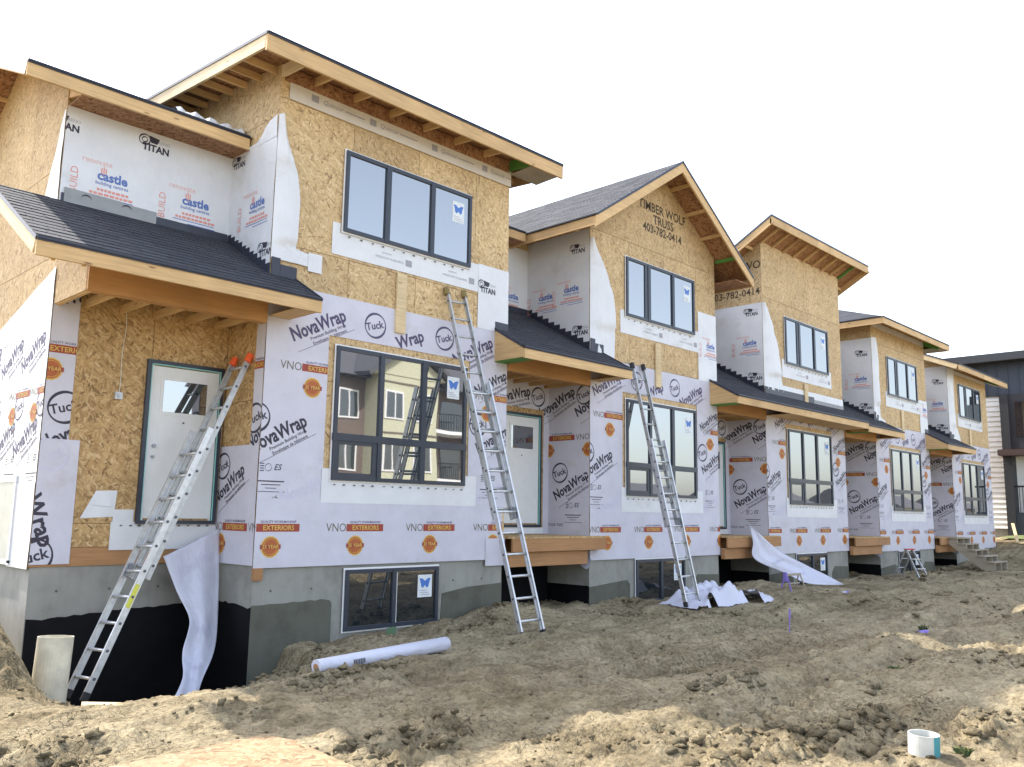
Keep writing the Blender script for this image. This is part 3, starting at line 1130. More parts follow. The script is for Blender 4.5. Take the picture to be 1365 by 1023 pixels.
def door(parent, x, z, wd, ht, Y):
    d = MB()
    d.box(x + .09, x + wd - .09, Y - .02, Y + .02, z + .07, z + ht - .075, 'door_white')
    # raised field and lite surround
    dx0, dx1 = x + .09, x + wd - .09
    dw = dx1 - dx0
    d.box(dx0 + .10, dx1 - .10, Y - .028, Y - .02, z + ht - .70, z + ht - .20, 'door_white')
    d.box(dx0 + .10, dx1 - .10, Y - .025, Y - .02, z + .22, z + ht - .80, 'door_white')
    do = d.build('door', parent)
    g = MB()
    g.box(dx0 + .14, dx1 - .14, Y - .032, Y - .029, z + ht - .655, z + ht - .245, 'glass')
    g.build('pane', do)
    h = MB()
    h.tube((dx0 + .06, Y - .02, z + .98), (dx0 + .06, Y - .07, z + .98), .022, 'steel', 12)
    h.tube((dx0 + .06, Y - .02, z + .84), (dx0 + .06, Y - .035, z + .84), .022, 'steel', 12)
    h.build('handle', do)
    v = MB()
    v.tube((dx0 + dw / 2 , Y - .02, z + ht - .78), (dx0 + dw / 2, Y - .034, z + ht - .78), .011, 'black', 8)
    v.build('peephole', do)
    f = MB()
    t = .05
    f.box(x, x + t, Y - .05, Y + .03, z, z + ht, 'frame_dark')
    f.box(x + wd - t, x + wd, Y - .05, Y + .03, z, z + ht, 'frame_dark')
    f.box(x + t, x + wd - t, Y - .05, Y + .03, z + ht - t, z + ht, 'frame_dark')
    f.box(x + t, x + wd - t, Y - .055, Y + .03, z, z + .045, 'frame_dark')
    f.build('door_frame', do)
    tp = MB()
    a = x + t
    tp.box(a, a + .009, Y - .052, Y - .03, z + .045, z + ht - t, 'teal_tape')
    tp.box(x + wd - t - .009, x + wd - t, Y - .052, Y - .03, z + .045, z + ht - t, 'teal_tape')
    tp.box(a + .014, x + wd - t - .014, Y - .052, Y - .03, z + ht - t - .014, z + ht - t, 'teal_tape')
    tp.box(a + .014, dx0, Y - .022, Y + .01, z + .045, z + ht - t - .014, 'door_white')
    tp.box(dx1, x + wd - t - .014, Y - .022, Y + .01, z + .045, z + ht - t - .014, 'door_white')
    tp.build('door_jamb', do)
    return do


def lower_prints(s, k):
    """print on the wrap of a ground-floor bay front"""
    rd = random.Random(k * 13 + 1)
    dx = 0 if k == 0 else rd.uniform(-.35, .35)
    # upper row
    s.tuck(-.95 + dx, 4.62, .19, 'ink_violet')
    s.nova(-.27 + dx, 4.02, 1.08, R(27), 'ink_violet')
    s.tuck(.64 + dx, 4.24, .19, 'ink_violet')
    s.text('Wrap', 1.32 + dx, 4.06, .26, R(22), 'ink_violet', .03, sx=.88)
    s.tuck(1.97 + dx, 4.26, .19, 'ink_violet')
    s.nova(2.62 + dx, 4.08, 1.08, R(27), 'ink_violet')
    # left strip
    s.vno(-.86 + dx * .5, 3.48)
    s.seal(-.36 + dx * .5, 3.22)
    s.tuck(-1.16, 2.76, .20, 'ink')
    s.nova(-.80, 2.50, 1.05, R(28), 'ink')
    s.cert(-.90, 2.13, 1.0)
    s.nova(-.32, 1.82, 1.0, R(20), 'ink_ghost', False)
    s.text('TUCK', -.86, 1.70, .07, R(28), 'ink')
    # right strip
    s.vno(2.62 - dx * .4, 3.44); s.seal(2.92 - dx * .4, 3.18)
    s.nova(3.02, 3.62, .9, R(27), 'ink')
    s.tuck(2.72, 2.98, .19, 'ink')
    s.nova(3.12, 2.72, 1.0, R(27), 'ink')
    s.cert(2.98, 2.14, 1.0)
    s.tuck(3.0, 2.48, .16, 'ink_ghost')
    s.nova(3.0, 1.86, .9, R(20), 'ink_ghost', False)


def band_prints(s, k):
    dx = 0 if k == 0 else (.28, .0, -.2, .1)[k - 1]
    for u in (-1.40, -.04, 1.32, 2.66):
        s.vno(u + dx, 1.37, .95)
    for u in (-.86, .44, 1.78, 3.1):
        s.seal(u + dx, 1.13)


def return_prints(s, k):
    # u = -y
    s.tuck(-.12, 3.83, .19); s.nova(-.74, 3.66, 1.05, R(26)); s.nova(.12, 3.62, 1.05, R(26))
    s.vno(-1.30, 3.05); s.vno(-.32, 3.05); s.seal(-.99, 2.82); s.seal(-.02, 2.82)
    s.tuck(-.70, 2.40, .19); s.nova(-.40, 2.10, 1.05, R(28))
    s.tuck(-.06, 2.2, .17, 'ink_ghost')
    s.cert(-.38, 1.80); s.text('TUCK TAPE', -.80, 1.42, .07, 0, 'ink')


def townhouse(k):
    first = k == 0
    root = empty('townhouse', (PITCHW * k, 0, ZO[k]), LABELS[k], 'townhouse', 'townhouses of one row under construction')
    rl = -3.33 if first else BR - PITCHW
    ry = 1.0
    ru = 1.2 if first else 1.6
    SL = .565
    ZE = 4.25

    # ---------- roof over the bay, and the top line of its front wall
    OV = -.6
    xl, xr = -1.65, 4.06
    if k == 0:
        ze, s = 7.565, .086
        zr = lambda x, y: ze + s * (y - OV)
        outline = [(BL, .9), (BR, .9), (BR, zr(0, 0) - .03), (BL, zr(0, 0) - .03)]
        planes = [[(xl, OV, ze), (xr, OV, ze), (xr, 6, zr(0, 6)), (xl, 6, zr(0, 6))]]
    elif k == 1:
        zp, s, xc = 8.868, .66, 1.205
        xl, xr = xc - 2.85, xc + 2.85
        zr = lambda x, y: zp - s * abs(x - xc)
        outline = [(BL, .9), (BR, .9), (BR, zr(BR, 0) - .03), (xc, zp - .03), (BL, zr(BL, 0) - .03)]
        planes = [[(xl, 8, zr(xl, 0)), (xl, OV, zr(xl, 0)), (xc, OV, zp), (xc, 8, zp)],
                  [(xr, OV, zr(xr, 0)), (xr, 8, zr(xr, 0)), (xc, 8, zp), (xc, OV, zp)]]
    elif k == 2:
        ze, s = 8.776, -.57
        zr = lambda x, y: ze + s * (y - OV)
        outline = [(BL, .9), (BR, .9), (BR, zr(0, 0) - .03), (BL, zr(0, 0) - .03)]
        planes = [[(xr, 4.2, zr(0, 4.2)), (xl, 4.2, zr(0, 4.2)), (xl, OV, ze), (xr, OV, ze)]]
    elif k == 3:
        ze, s = 7.56, .42
        zr = lambda x, y: ze + s * min(y - OV, x - xl, xr - x)
        xc = (xl + xr) / 2
        hw = xc - xl
        zt = ze + s * hw
        outline = [(BL, .9), (BR, .9), (BR, ze + .16), (BL, ze + .16)]
        planes = [[(xl, OV, ze), (xr, OV, ze), (xc, OV + hw, zt)],
                  [(xl, 8, ze), (xl, OV, ze), (xc, OV + hw, zt), (xc, 8, zt)],
                  [(xr, OV, ze), (xr, 8, ze), (xc, 8, zt), (xc, OV + hw, zt)]]
    else:
        ze, s = 7.13, .42
        zr = lambda x, y: ze + s * (y - OV)
        xr = 4.10
        outline = [(BL, .9), (BR, .9), (BR, zr(0, 0) - .03), (BL, zr(0, 0) - .03)]
        planes = [[(xl, OV, ze), (xr, OV, ze), (xr, 5, zr(0, 5)), (xl, 5, zr(0, 5))]]

    # ---------- wall core
    core = MB()
    e = .012
    if k == 1:
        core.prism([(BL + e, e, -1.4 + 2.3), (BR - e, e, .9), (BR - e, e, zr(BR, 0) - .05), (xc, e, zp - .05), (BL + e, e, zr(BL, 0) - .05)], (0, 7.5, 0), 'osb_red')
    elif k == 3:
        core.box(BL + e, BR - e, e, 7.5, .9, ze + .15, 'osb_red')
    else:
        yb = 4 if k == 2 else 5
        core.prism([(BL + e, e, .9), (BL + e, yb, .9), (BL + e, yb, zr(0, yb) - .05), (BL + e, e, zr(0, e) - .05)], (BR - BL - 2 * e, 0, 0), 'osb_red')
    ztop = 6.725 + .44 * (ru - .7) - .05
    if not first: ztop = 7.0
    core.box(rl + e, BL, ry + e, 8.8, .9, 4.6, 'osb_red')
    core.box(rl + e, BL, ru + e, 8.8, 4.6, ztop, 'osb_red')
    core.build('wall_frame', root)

    # ---------- foundation
    fd = MB()
    fd.box(BL + .02, BR - .02, .02, 7, -1.8, .9, 'concrete')
    fd.box(rl + .02, BL + .02, ry + .02, 8.8, -1.8, .9, 'concrete')
    fo = fd.build('foundation_wall', root)
    def damp(fn):
        dc = MB(); fn(dc); dc.build('damp_proofing', fo)
    if first:
        def rag(a, b, z0, z1, n, am):
            return [(a + (b - a) * i / n, z0 + (z1 - z0) * i / n + am * noise.noise(Vector((i * .9, z0 * 9 + a, 1.7)))) for i in range(n + 1)]
        damp(lambda d: d.prism([(BL + .02, ry + .012, -1.8)] + [(rl + .03, ry + .012, -1.8)] + [(a, ry + .012, z_) for a, z_ in rag(rl + .03, BL + .02, .31, .42, 26, .035)], (0, .008, 0), 'tar_coat'))
        damp(lambda d: d.prism([(BL + .012, .022, -1.8)] + [(BL + .012, ry + .012, -1.8)] + [(BL + .012, a, z_) for a, z_ in rag(ry + .012, .022, .43, .38, 14, .03)], (.008, 0, 0), 'tar_coat'))
        tm = MB()
        for X_, Z_ in [(x, z) for x in (-.8, -.2, 2.3, 2.9) for z in (.58,)] + [(x, z) for x in (-.8,) for z in (.1,)]:
            tm.tube((X_, .021, Z_), (X_, .0185, Z_), .016, 'damp_coat', 10)
        for X_ in (-3.0, -2.4, -1.8, -1.3):
            tm.tube((X_, ry + .021, .62), (X_, ry + .0185, .62), .016, 'damp_coat', 10)
        tag(tm.build('form_tie_marks', fo), kind='stuff')
        damp(lambda d: d.prism([(BL + .02, .013, -1.5), (.13, .013, -1.5), (.12, .013, .37), (.09, .013, .415), (.02, .013, .43)] + [(a, .013, z_) for a, z_ in rag(-.05, BL + .02, .43, .41, 12, .02)], (0, .007, 0), 'damp_coat'))
        damp(lambda d: d.prism([(1.99, .013, -1.2), (BR - .02, .013, -1.2), (BR - .02, .013, .50), (2.6, .013, .47), (2.08, .013, .40)], (0, .007, 0), 'damp_coat'))
    else:
        damp(lambda d: d.box(rl + .03, BL + .02, ry + .012, ry + .02, -1.8, .75, 'tar_coat'))
        damp(lambda d: d.box(BL + .012, BL + .02, .022, ry + .012, -1.8, .34 + .04 * k, 'tar_coat'))
        damp(lambda d: d.prism([(BL + .02, .013, -1.5), (.16, .013, -1.5), (.15, .013, .36), (.05, .013, .44), (BL + .02, .013, .36)], (0, .007, 0), 'damp_coat'))
        damp(lambda d: d.prism([(2.3, .013, -1.2), (BR - .02, .013, -1.2), (BR - .02, .013, .42), (2.5, .013, .45), (2.32, .013, .3)], (0, .007, 0), 'damp_coat'))

    # ---------- sheathing on the bay front, split at the real board joints
    if k == 0:
        zs, j = (.9, 3.34, 5.10, 7.12, 7.6), 0.0
    elif k == 1:
        zs, j = (.9, 3.34, 4.56, 7.02, 9.0), .5
    elif k == 2:
        zs, j = (.9, 3.34, 4.56, 7.02, 9.0), .3
    else:
        zs, j = (.9, 3.34, 4.56, 7.0, 8.0), .4
    rows = [(zs[i], zs[i + 1]) for i in range(len(zs) - 1)]
    for i, (a, b) in enumerate(rows):
        big = i == len(rows) - 1
        panels_front(root, outline, 0.0, BL, BR, (a, b), 1.22, 'osb', 0, horiz=big)
    # return wall of the bay
    if k == 2 or k == 0 or k == 4:
        yb = 4.0
        top = [(0.0, zr(0, 0) - .03), (0, .9), (yb, .9), (yb, zr(0, yb) - .03)]
    elif k == 1:
        top = [(0, zr(BL, 0) - .03), (0, .9), (4, .9), (4, zr(BL, 0) - .03)]
    else:
        top = [(0, ze + .15), (0, .9), (4, .9), (4, ze + .15)]
    up = clip_rect(top, (0, ru, 4.3, 10))
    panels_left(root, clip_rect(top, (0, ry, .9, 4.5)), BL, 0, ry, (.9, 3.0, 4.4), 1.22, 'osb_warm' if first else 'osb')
    panels_left(root, up, BL, 0, ru, (4.4, 6.86, 9.5), 1.22, 'osb')
    if first:
        panels_left(root, clip_rect(top, (ru, 4, 6.0, 10)), BL, ru, 4, (6.86, 9.5), 1.22, 'osb')

    # ---------- recessed wall
    if first:
        panels_front(root, [(rl, .9), (BL, .9), (BL, 4.5), (rl, 4.5)], ry, rl, BL, (.9, 1.12), 2.44, 'rim_board', horiz=True)
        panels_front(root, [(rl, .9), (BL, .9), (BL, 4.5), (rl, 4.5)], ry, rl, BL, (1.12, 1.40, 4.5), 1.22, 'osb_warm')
    else:
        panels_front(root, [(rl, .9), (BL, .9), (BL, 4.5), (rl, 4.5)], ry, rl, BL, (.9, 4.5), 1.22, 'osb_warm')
    panels_front(root, [(rl, 4.5), (BL, 4.5), (BL, ztop), (rl, ztop)], ru, rl, BL, (4.6, ztop), 1.22, 'osb')

    # ---------- main roof parts
    for i, P in enumerate(planes):
        rf, U_, W_, N_ = roof_plane(root, P)
    FH = .215 if k in (0,) else .17
    fa = rf
    def fb(p, q, inw, h=FH, mat='lumber'):
        board(fa, 'fascia_board', p, q, h, .038, mat, inw)
    dz = -.02
    def drip(p, q, inw):
        o_ = Vector(inw) * -.012
        board(fa, 'drip_edge', Vector(p) + o_ + Vector((0, 0, .026)), Vector(q) + o_ + Vector((0, 0, .026)), .045, .010, 'dark_metal', inw)
    if k in (0, 4):
        fb((xl, OV, ze + dz), (xr, OV, ze + dz), (0, 1, 0)); drip((xl, OV, ze), (xr, OV, ze), (0, 1, 0))
        for X, inw in ((xl, (1, 0, 0)), (xr, (-1, 0, 0))):
            fb((X, OV + .04, zr(0, OV + .04) + dz), (X, 4.9, zr(0, 4.9) + dz), inw, .17, 'lumber_light'); drip((X, OV, zr(0, OV)), (X, 4.9, zr(0, 4.9)), inw)
        y = .12
        while y < 3.2:      # lookouts of the side overhang
            for xa, xb in ((xl + .04, BL), (BR, xr - .04)):
                board(fa, 'lookout', (xa, y, zr(0, y) - .045), (xb, y, zr(0, y) - .045), .10, .04, 'lumber', (0, 1, 0))
            y += .41
        x = BL + .50
        while x < BR - .2:      # rafter tails
            board(fa, 'rafter_tail', (x, OV + .04, ze + dz - .03), (x, 0, zr(0, 0) - .045), .115, .04, 'lumber', (1, 0, 0))
            x += .655
        board(fa, 'lookout', (BL, OV + .04, ze - .035), (BL, 0, zr(0, 0) - .045), .17, .04, 'lumber_light', (1, 0, 0))
        board(fa, 'lookout', (BR - .04, OV + .04, ze - .035), (BR - .04, 0, zr(0, 0) - .04), .17, .04, 'green_wood', (1, 0, 0), 'lookout board painted green')
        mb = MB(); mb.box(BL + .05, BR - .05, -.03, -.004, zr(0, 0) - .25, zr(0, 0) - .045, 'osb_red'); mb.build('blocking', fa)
        # level soffit at the right end
        mb = MB(); mb.prism([(BR, -.02, zr(0, 0) - .27), (BR, OV + .05, ze - .20), (xr - .05, OV + .05, ze - .20), (xr - .05, -.02, zr(0, 0) - .27)], (0, 0, .012), 'grey_wood'); mb.build('soffit_board', fa)
    elif k == 1:
        zl = zr(xl, 0)
        for sx_, X in ((1, xl), (-1, xr)):
            mb = MB(); hh = .205
            mb.prism([(X, OV, zl + dz), (xc - sx_ * .0005, OV, zp + dz), (xc - sx_ * .0005, OV, zp + dz - hh), (X, OV, zl + dz - hh)], (0, .038, 0), 'lumber')
            mb.build('fascia_board', fa)
            drip((X, OV, zl), (xc, OV, zp), (0, 1, 0))
            fb((X, OV + .04, zl + dz), (X, 7.9, zl + dz), (sx_, 0, 0)); drip((X, OV, zl), (X, 7.9, zl), (sx_, 0, 0))
            xx = .40
            while xx < 2.8:
                X_ = xc - sx_ * xx
                last = xx > 2.1
                board(fa, 'lookout', (X_, OV + .04, zr(X_, 0) - .045), (X_, 0, zr(X_, 0) - .045), .075, .04, 'green_wood' if (last and sx_ < 0) else 'lumber', (1, 0, 0), 'lookout board painted green' if (last and sx_ < 0) else None)
                xx += .60
            # eave return at the foot of the rake
        board(fa, 'lookout', (BL, -.03, zr(BL, 0) - .10), (xl + .04, -.03, zl - .04), .16, .038, 'lumber', (0, 1, 0))
        board(fa, 'lookout', (BL, 1.1, zr(BL, 0) - .12), (xl + .04, 1.1, zl - .03), .14, .038, 'lumber', (0, 1, 0))
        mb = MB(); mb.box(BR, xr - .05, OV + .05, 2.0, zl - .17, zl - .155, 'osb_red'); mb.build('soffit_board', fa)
    elif k == 2:
        fb((xl, OV, ze + dz), (xr, OV, ze + dz), (0, 1, 0), .185); drip((xl, OV, ze), (xr, OV, ze), (0, 1, 0))
        for X, inw in ((xl, (1, 0, 0)), (xr, (-1, 0, 0))):
            fb((X, OV + .04, zr(0, OV + .04) + dz), (X, 4.1, zr(0, 4.1) + dz), inw, .165); drip((X, OV, ze), (X, 4.1, zr(0, 4.1)), inw)
        x = BL
        while x < BR + .1:
            last = x > BR - .2
            xx = min(x, BR - .04)
            board(fa, 'lookout', (xx, OV + .04, zr(0, OV + .04) - .035), (xx, 0, zr(0, 0) - .035), .06, .04, 'green_wood' if last else 'lumber', (1, 0, 0), 'lookout board painted green' if last else None)
            x += .555
        for y in (.2, .75, 1.3, 1.85):
            for xa, xb in ((xl + .04, BL), (BR, xr - .04)):
                board(fa, 'lookout', (xa, y, zr(0, y) - .04), (xb, y, zr(0, y) - .04), .08, .04, 'lumber', (0, 1, 0))
    else:
        for p, q, inw in (((xl, OV), (xr, OV), (0, 1, 0)), ((xl, OV + .04), (xl, 7.9), (1, 0, 0)), ((xr, OV + .04), (xr, 7.9), (-1, 0, 0))):
            fb((p[0], p[1], ze + dz), (q[0], q[1], ze + dz), inw); drip((p[0], p[1], ze), (q[0], q[1], ze), inw)
        x = BL + .3
        while x < BR:
            board(fa, 'rafter_tail', (x, OV + .04, ze - .04), (x, 0, ze + .18), .1, .04, 'lumber', (1, 0, 0))
            x += .61
        board(fa, 'lookout', (BR - .04, OV + .04, ze - .03), (BR - .04, 0, ze + .17), .22, .04, 'green_wood', (1, 0, 0), 'lookout board painted green')
        mb = MB(); mb.box(BR, xr - .05, OV + .05, 2, ze - .17, ze - .155, 'grey_wood'); mb.build('soffit_board', fa)

    # ---------- roof over the recess
    if first:
        EX, EY, EZ, ES = -3.95, .7, 6.725, .44
        er = BL + .0
    else:
        EX, EY, EZ, ES = rl + .0, 1.1, 6.99 if k == 1 else 6.9, .42
        er = -1.66
    za = lambda y: EZ + ES * (y - EY)
    RG = 3.4 if first else 5.2
    rf, U_, W_, N_ = roof_plane(root, [(EX, EY, EZ), (er - .003, EY, EZ), (er - .003, RG, za(RG)), (EX, RG, za(RG))])
    fa = rf
    if first:
        zbk = lambda y: za(RG) - .6 * (y - RG)
        roof_plane(root, [(er - .003, 8.8, zbk(8.8)), (EX, 8.8, zbk(8.8)), (EX, RG, za(RG)), (er - .003, RG, za(RG))])
        board(fa, 'rake_board', (EX, RG, za(RG) + dz), (EX, 8.8, zbk(8.8) + dz), .155, .038, 'lumber', (1, 0, 0))
        for y in (3.9, 4.4, 4.9, 5.4):
            board(fa, 'lookout', (EX + .04, y, zbk(y) - .045), (rl, y, zbk(y) - .045), .06, .04, 'lumber', (0, 1, 0))
    fb((EX, EY, EZ + dz), (er - .03, EY, EZ + dz), (0, 1, 0), .155); drip((EX, EY, EZ), (er - .03, EY, EZ), (0, 1, 0))
    if first:
        board(fa, 'rake_board', (EX, EY + .04, za(EY + .04) + dz), (EX, RG, za(RG) + dz), .155, .038, 'lumber', (1, 0, 0))
        # underlay wrapped over the rake edge
        mb = MB()
        mb.beam((EX - .006, EY + .002, za(EY) + .012), (EX - .006, RG, za(RG) + .012), .17, .004, 'flashing_white', (1, 0, 0))
        mb.build('underlay_wrap', fa)
        board(fa, 'lookout', (-3.32, EY + .04, EZ - .05), (-3.32, ru, za(ru) - .16), .12, .04, 'lumber', (1, 0, 0))
        for y in (1.35, 1.8, 2.4, 3.0):
            board(fa, 'lookout', (EX + .04, y, za(y) - .045), (rl, y, za(y) - .045), .085, .04, 'lumber', (0, 1, 0))
        # white underlay left on the roof edge beside the tall bay
        mb = MB()
        n = 14
        for i in range(n):
            x0_, x1_ = -2.1 + .97 * i / n, -2.1 + .97 * (i + 1) / n
            y0_ = EY + .10
            h0, h1 = .05 + .03 * math.sin(i * 1.9), .05 + .03 * math.sin((i + 1) * 1.9)
            mb.poly([(x0_, y0_, za(y0_) + .02), (x1_, y0_, za(y0_) + .02), (x1_, y0_ + .1, za(y0_ + .1) + .03 + h1), (x0_, y0_ + .1, za(y0_ + .1) + .03 + h0)], 'flashing_white')
            mb.poly([(x0_, y0_ + .1, za(y0_ + .1) + .03 + h0), (x1_, y0_ + .1, za(y0_ + .1) + .03 + h1), (x1_, y0_ + .3, za(y0_ + .3) + .03), (x0_, y0_ + .3, za(y0_ + .3) + .03)], 'flashing_white')
        mb.build('underlay_wrap', fa)
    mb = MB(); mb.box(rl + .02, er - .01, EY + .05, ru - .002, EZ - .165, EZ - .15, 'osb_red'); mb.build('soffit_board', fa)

    # ---------- porch roof
    PY = -.7
    zp_ = lambda y: ZE + SL * (y - PY)
    lx = -4.07 if first else -3.57
    if k == 3: lx = rl
    rx = BR if k == 2 else -.72
    yt = ru
    if first:
        rf, *_ = roof_plane(root, [(lx, PY, ZE), (BL - .002, PY, ZE), (BL - .002, yt - .012, zp_(yt - .012)), (lx, yt - .012, zp_(yt - .012))], shades='abbc')
    else:
        rf, *_ = roof_plane(root, [(rl + .002, PY, ZE), (BL - .002, PY, ZE), (BL - .002, yt - .012, zp_(yt - .012)), (rl + .002, yt - .012, zp_(yt - .012))])
        if k != 3:
            roof_plane(root, [(lx, PY, ZE), (rl, PY, ZE), (rl, -.012, zp_(-.012)), (lx, -.012, zp_(-.012))])
    roof_plane(root, [(BL, PY, ZE), (rx, PY, ZE), (rx, -.012, zp_(-.012)), (BL, -.012, zp_(-.012))])
    rf.name = 'porch_roof'
    fa = rf
    fb((lx, PY, ZE + dz), (rx, PY, ZE + dz), (0, 1, 0), .15)
    drip((lx, PY, ZE), (rx, PY, ZE), (0, 1, 0))
    if first:
        board(fa, 'rake_board', (lx, PY + .04, zp_(PY + .04) + dz), (lx, yt - .05, zp_(yt - .05) + dz), .15, .038, 'lumber_light', (1, 0, 0))
        drip((lx, PY, ZE), (lx, yt - .05, zp_(yt - .05)), (1, 0, 0))
        mb = MB(); mb.prism([(rl, .0, 3.98), (rl, 1.0, 3.98), (rl, 1.0, zp_(1.0) - .05), (rl, 0, zp_(0) - .05)], (.011, 0, 0), 'osb'); mb.build('gable_infill', fa)
        board(fa, 'side_beam', (rl + .02, .02, 4.10), (rl + .02, 1.0, 4.10), .13, .05, 'lumber', (1, 0, 0))
        for x in (-3.9, -3.6):
            board(fa, 'lookout', (x, PY + .04, 4.15), (x, .9, 4.15 + SL * 1.56), .09, .04, 'lumber', (1, 0, 0))
    elif k != 3:
        mb = MB(); mb.prism([(lx, -.012, 4.10), (lx, -.012, zp_(-.012) - .03), (lx, PY + .04, zp_(PY + .04) - .03), (lx, PY + .04, 4.10)], (.038, 0, 0), 'lumber'); mb.build('side_board', fa)
        drip((lx, PY, ZE), (lx, -.02, zp_(-.02)), (1, 0, 0))
        mb = MB(); mb.box(rl - .28, rl - .02, PY + .05, -.01, 4.085, 4.098, 'green_wood'); mb.build('soffit_board', fa, label='soffit board painted green')
    if k != 2:
        mb = MB(); mb.prism([(rx, -.012, 4.10), (rx, PY + .04, 4.10), (rx, PY + .04, zp_(PY + .04) - .03), (rx, -.012, zp_(-.012) - .03)], (-.038, 0, 0), 'lumber'); mb.build('side_board', fa)
        drip((rx, PY, ZE), (rx, -.02, zp_(-.02)), (-1, 0, 0))
    mb = MB(); mb.box(BL + .02, rx - .045, PY + .05, -.012, 4.085, 4.098, 'lumber'); mb.build('soffit_board', fa)
    if k == 3:
        mb = MB(); mb.box(rl + .02, rl + .35, PY + .05, -.012, 4.085, 4.098, 'green_wood'); mb.build('soffit_board', fa, label='soffit board painted green')
    mb = MB(); mb.box(rl + .004, BL - .03, -.05, .09, 3.98, 4.32, 'lam_beam'); mb.build('porch_beam', fa)
    x = rl + .3
    while x < BL - .1:
        board(fa, 'rafter', (x, PY + .11, ZE - .03), (x, ru - .1, zp_(ru - .1) - .06), .10, .04, 'lumber', (1, 0, 0))
        board(fa, 'joist', (x + .05, .10, 4.10), (x + .05, ry - .002, 4.10), .10, .04, 'lumber', (1, 0, 0))
        x += .42
    # flashings against the walls, each piece its own
    def flash(*a):
        m_ = MB(); m_.box(*a); m_.build('flashing', fa)
    flash(rl + .02, BL - .03, ru - .028, ru - .008, zp_(ru) - .06, zp_(ru) + .10, 'dark_metal')
    for i in range(11):      # step flashing up the bay side
        ya = ru * i / 11
        yb_ = ru * (i + 1) / 11
        flash(BL - .020 - .0015 * (i % 2), BL - .006, ya, yb_ + .02, zp_(ya) - .02, zp_(yb_) + .09 + .01 * (i % 2), 'dark_metal')
    if k == 2:
        flash(BL + .002, 1.55, -.022, -.008, 4.62, 4.80, 'dark_metal'); flash(1.552, BR, -.020, -.006, 4.62, 4.74, 'grey_membrane')
    else:
        flash(BL + .002, BL + .13, -.024, -.008, 4.60, 4.88, 'dark_metal'); flash(BL + .132, -.70, -.026, -.010, 4.60, 4.80, 'dark_metal')
        if not first and k != 3:
            flash(lx, rl - .002, -.022, -.008, 4.58, 4.76, 'dark_metal')
    if first:
        mb = MB()
        mb.prism([(rl + .05, ru - .034, 5.31), (-2.13, ru - .034, 5.31), (-2.13, ru - .034, 5.475), (-2.55, ru - .034, 5.478), (-2.6, ru - .034, 5.495), (rl + .05, ru - .034, 5.50)], (0, .008, 0), 'grey_membrane')
        fm = mb.build('flashing', fa)
        s_ = MB()
        for (a, r_) in ((-3.02, .07), (-2.52, .07)):
            for i in range(9):
                t0, t1 = R(-20 + 25 * i), R(-20 + 25 * (i + 1))
                s_.poly([(a + r_ * math.cos(t), ru - .037, 5.40 + r_ * q_ * math.sin(t)) for t, q_ in ((t0, 1), (t1, 1), (t1, .7), (t0, .7))], 'ink')
        s_.build('printed_lettering', fm)

    # ---------- wrap on the upper recess wall and on the bay return
    s = Sheet('house_wrap', root, front(ru), (rl, BL - .01, zp_(ru) - .1, 6.56 if first else 6.86), 'wrap_white', off=.002, amp=.006)
    if first:
        s.titan(-2.22, 6.36, 1.05); s.castle(-2.72, 5.72, 1.0); s.castle(-1.60, 5.70, 1.0); s.titan(-3.36, 6.30, 1.0)
    else:
        s.titan(-2.06, 6.40, 1.0); s.castle(-1.55, 5.80, .95); s.titan(-1.5, 5.0, 1)
    s.done()
    up_top = {0: 6.6, 1: 7.0, 2: 6.86, 3: 7.10, 4: 7.2}[k]
    s = Sheet('house_wrap', root, leftface(BL), (-ru + .01, -.002, 4.62, up_top), 'wrap_white', off=.002, amp=.008)
    # cut along the porch roof is hidden by the shingles
    if first:
        s.castle(-.42, 5.66, 1.0); s.titan(-.14, 4.98, .95); s.titan(-1.0, 6.42, .9)
    else:
        s.castle(-1.10, 5.78, .95) if k == 1 else None
        s.castle(-.45 if k == 1 else -.35, 5.84, .95); s.titan(-.30, 6.62, .95); s.titan(-.22, 5.02, .95)
    s.done()

    # free flap round the corner onto the front
    if first:
        edge = ((4.86, -.42), (5.04, -.40), (5.06, -.72), (5.4, -.71), (5.72, -.71), (5.9, -.735), (6.08, -.77), (6.33, -.87), (6.58, -.97), (6.86, -1.02))
    elif k == 1:
        edge = ((4.4, -.36), (4.8, -.35), (5.26, -.34), (5.6, -.36), (5.84, -.43), (6.1, -.56), (6.4, -.75), (6.7, -.96), (6.82, -1.0))
    elif k == 2:
        edge = ((4.75, -.05), (5.0, -.2), (5.3, -.26), (5.8, -.38), (6.3, -.62), (6.7, -.86), (6.86, -1.0))
    elif k == 3:
        edge = ((4.4, -.3), (4.72, -.30), (4.75, -.62), (5.5, -.66), (6.3, -.68), (7.0, -.76), (7.12, -.80))
    else:
        edge = ((4.4, .02), (4.7, .0), (5.2, -.42), (5.8, -.52), (6.5, -.5), (7.0, -.42), (7.2, -.4))
    rows_ = []
    ez, ex = [a for a, b in edge], [b for a, b in edge]
    for z_ in np.linspace(ez[0], ez[-1], 40):
        xe = float(np.interp(z_, ez, ex))
        row = []
        for j in range(13):
            t = j / 12
            x = BL - .006 + (xe - BL) * t
            fold = .030 * abs(noise.noise(Vector((x * 7 + z_ * .8, z_ * .55, 2.0 + k)))) + .012 * abs(noise.noise(Vector((x * 17, z_ * 2.1, 7.0 + k))))
            bulge = .07 * t * (1 - t) * 2 * (1 if z_ > 5.1 else .3) + (.030 * t if z_ > 5.15 else 0)
            row.append((x, -.006 - bulge - fold * min(1, t * 4), z_))
        rows_.append(row)
    o = flap_sheet(root, rows_)
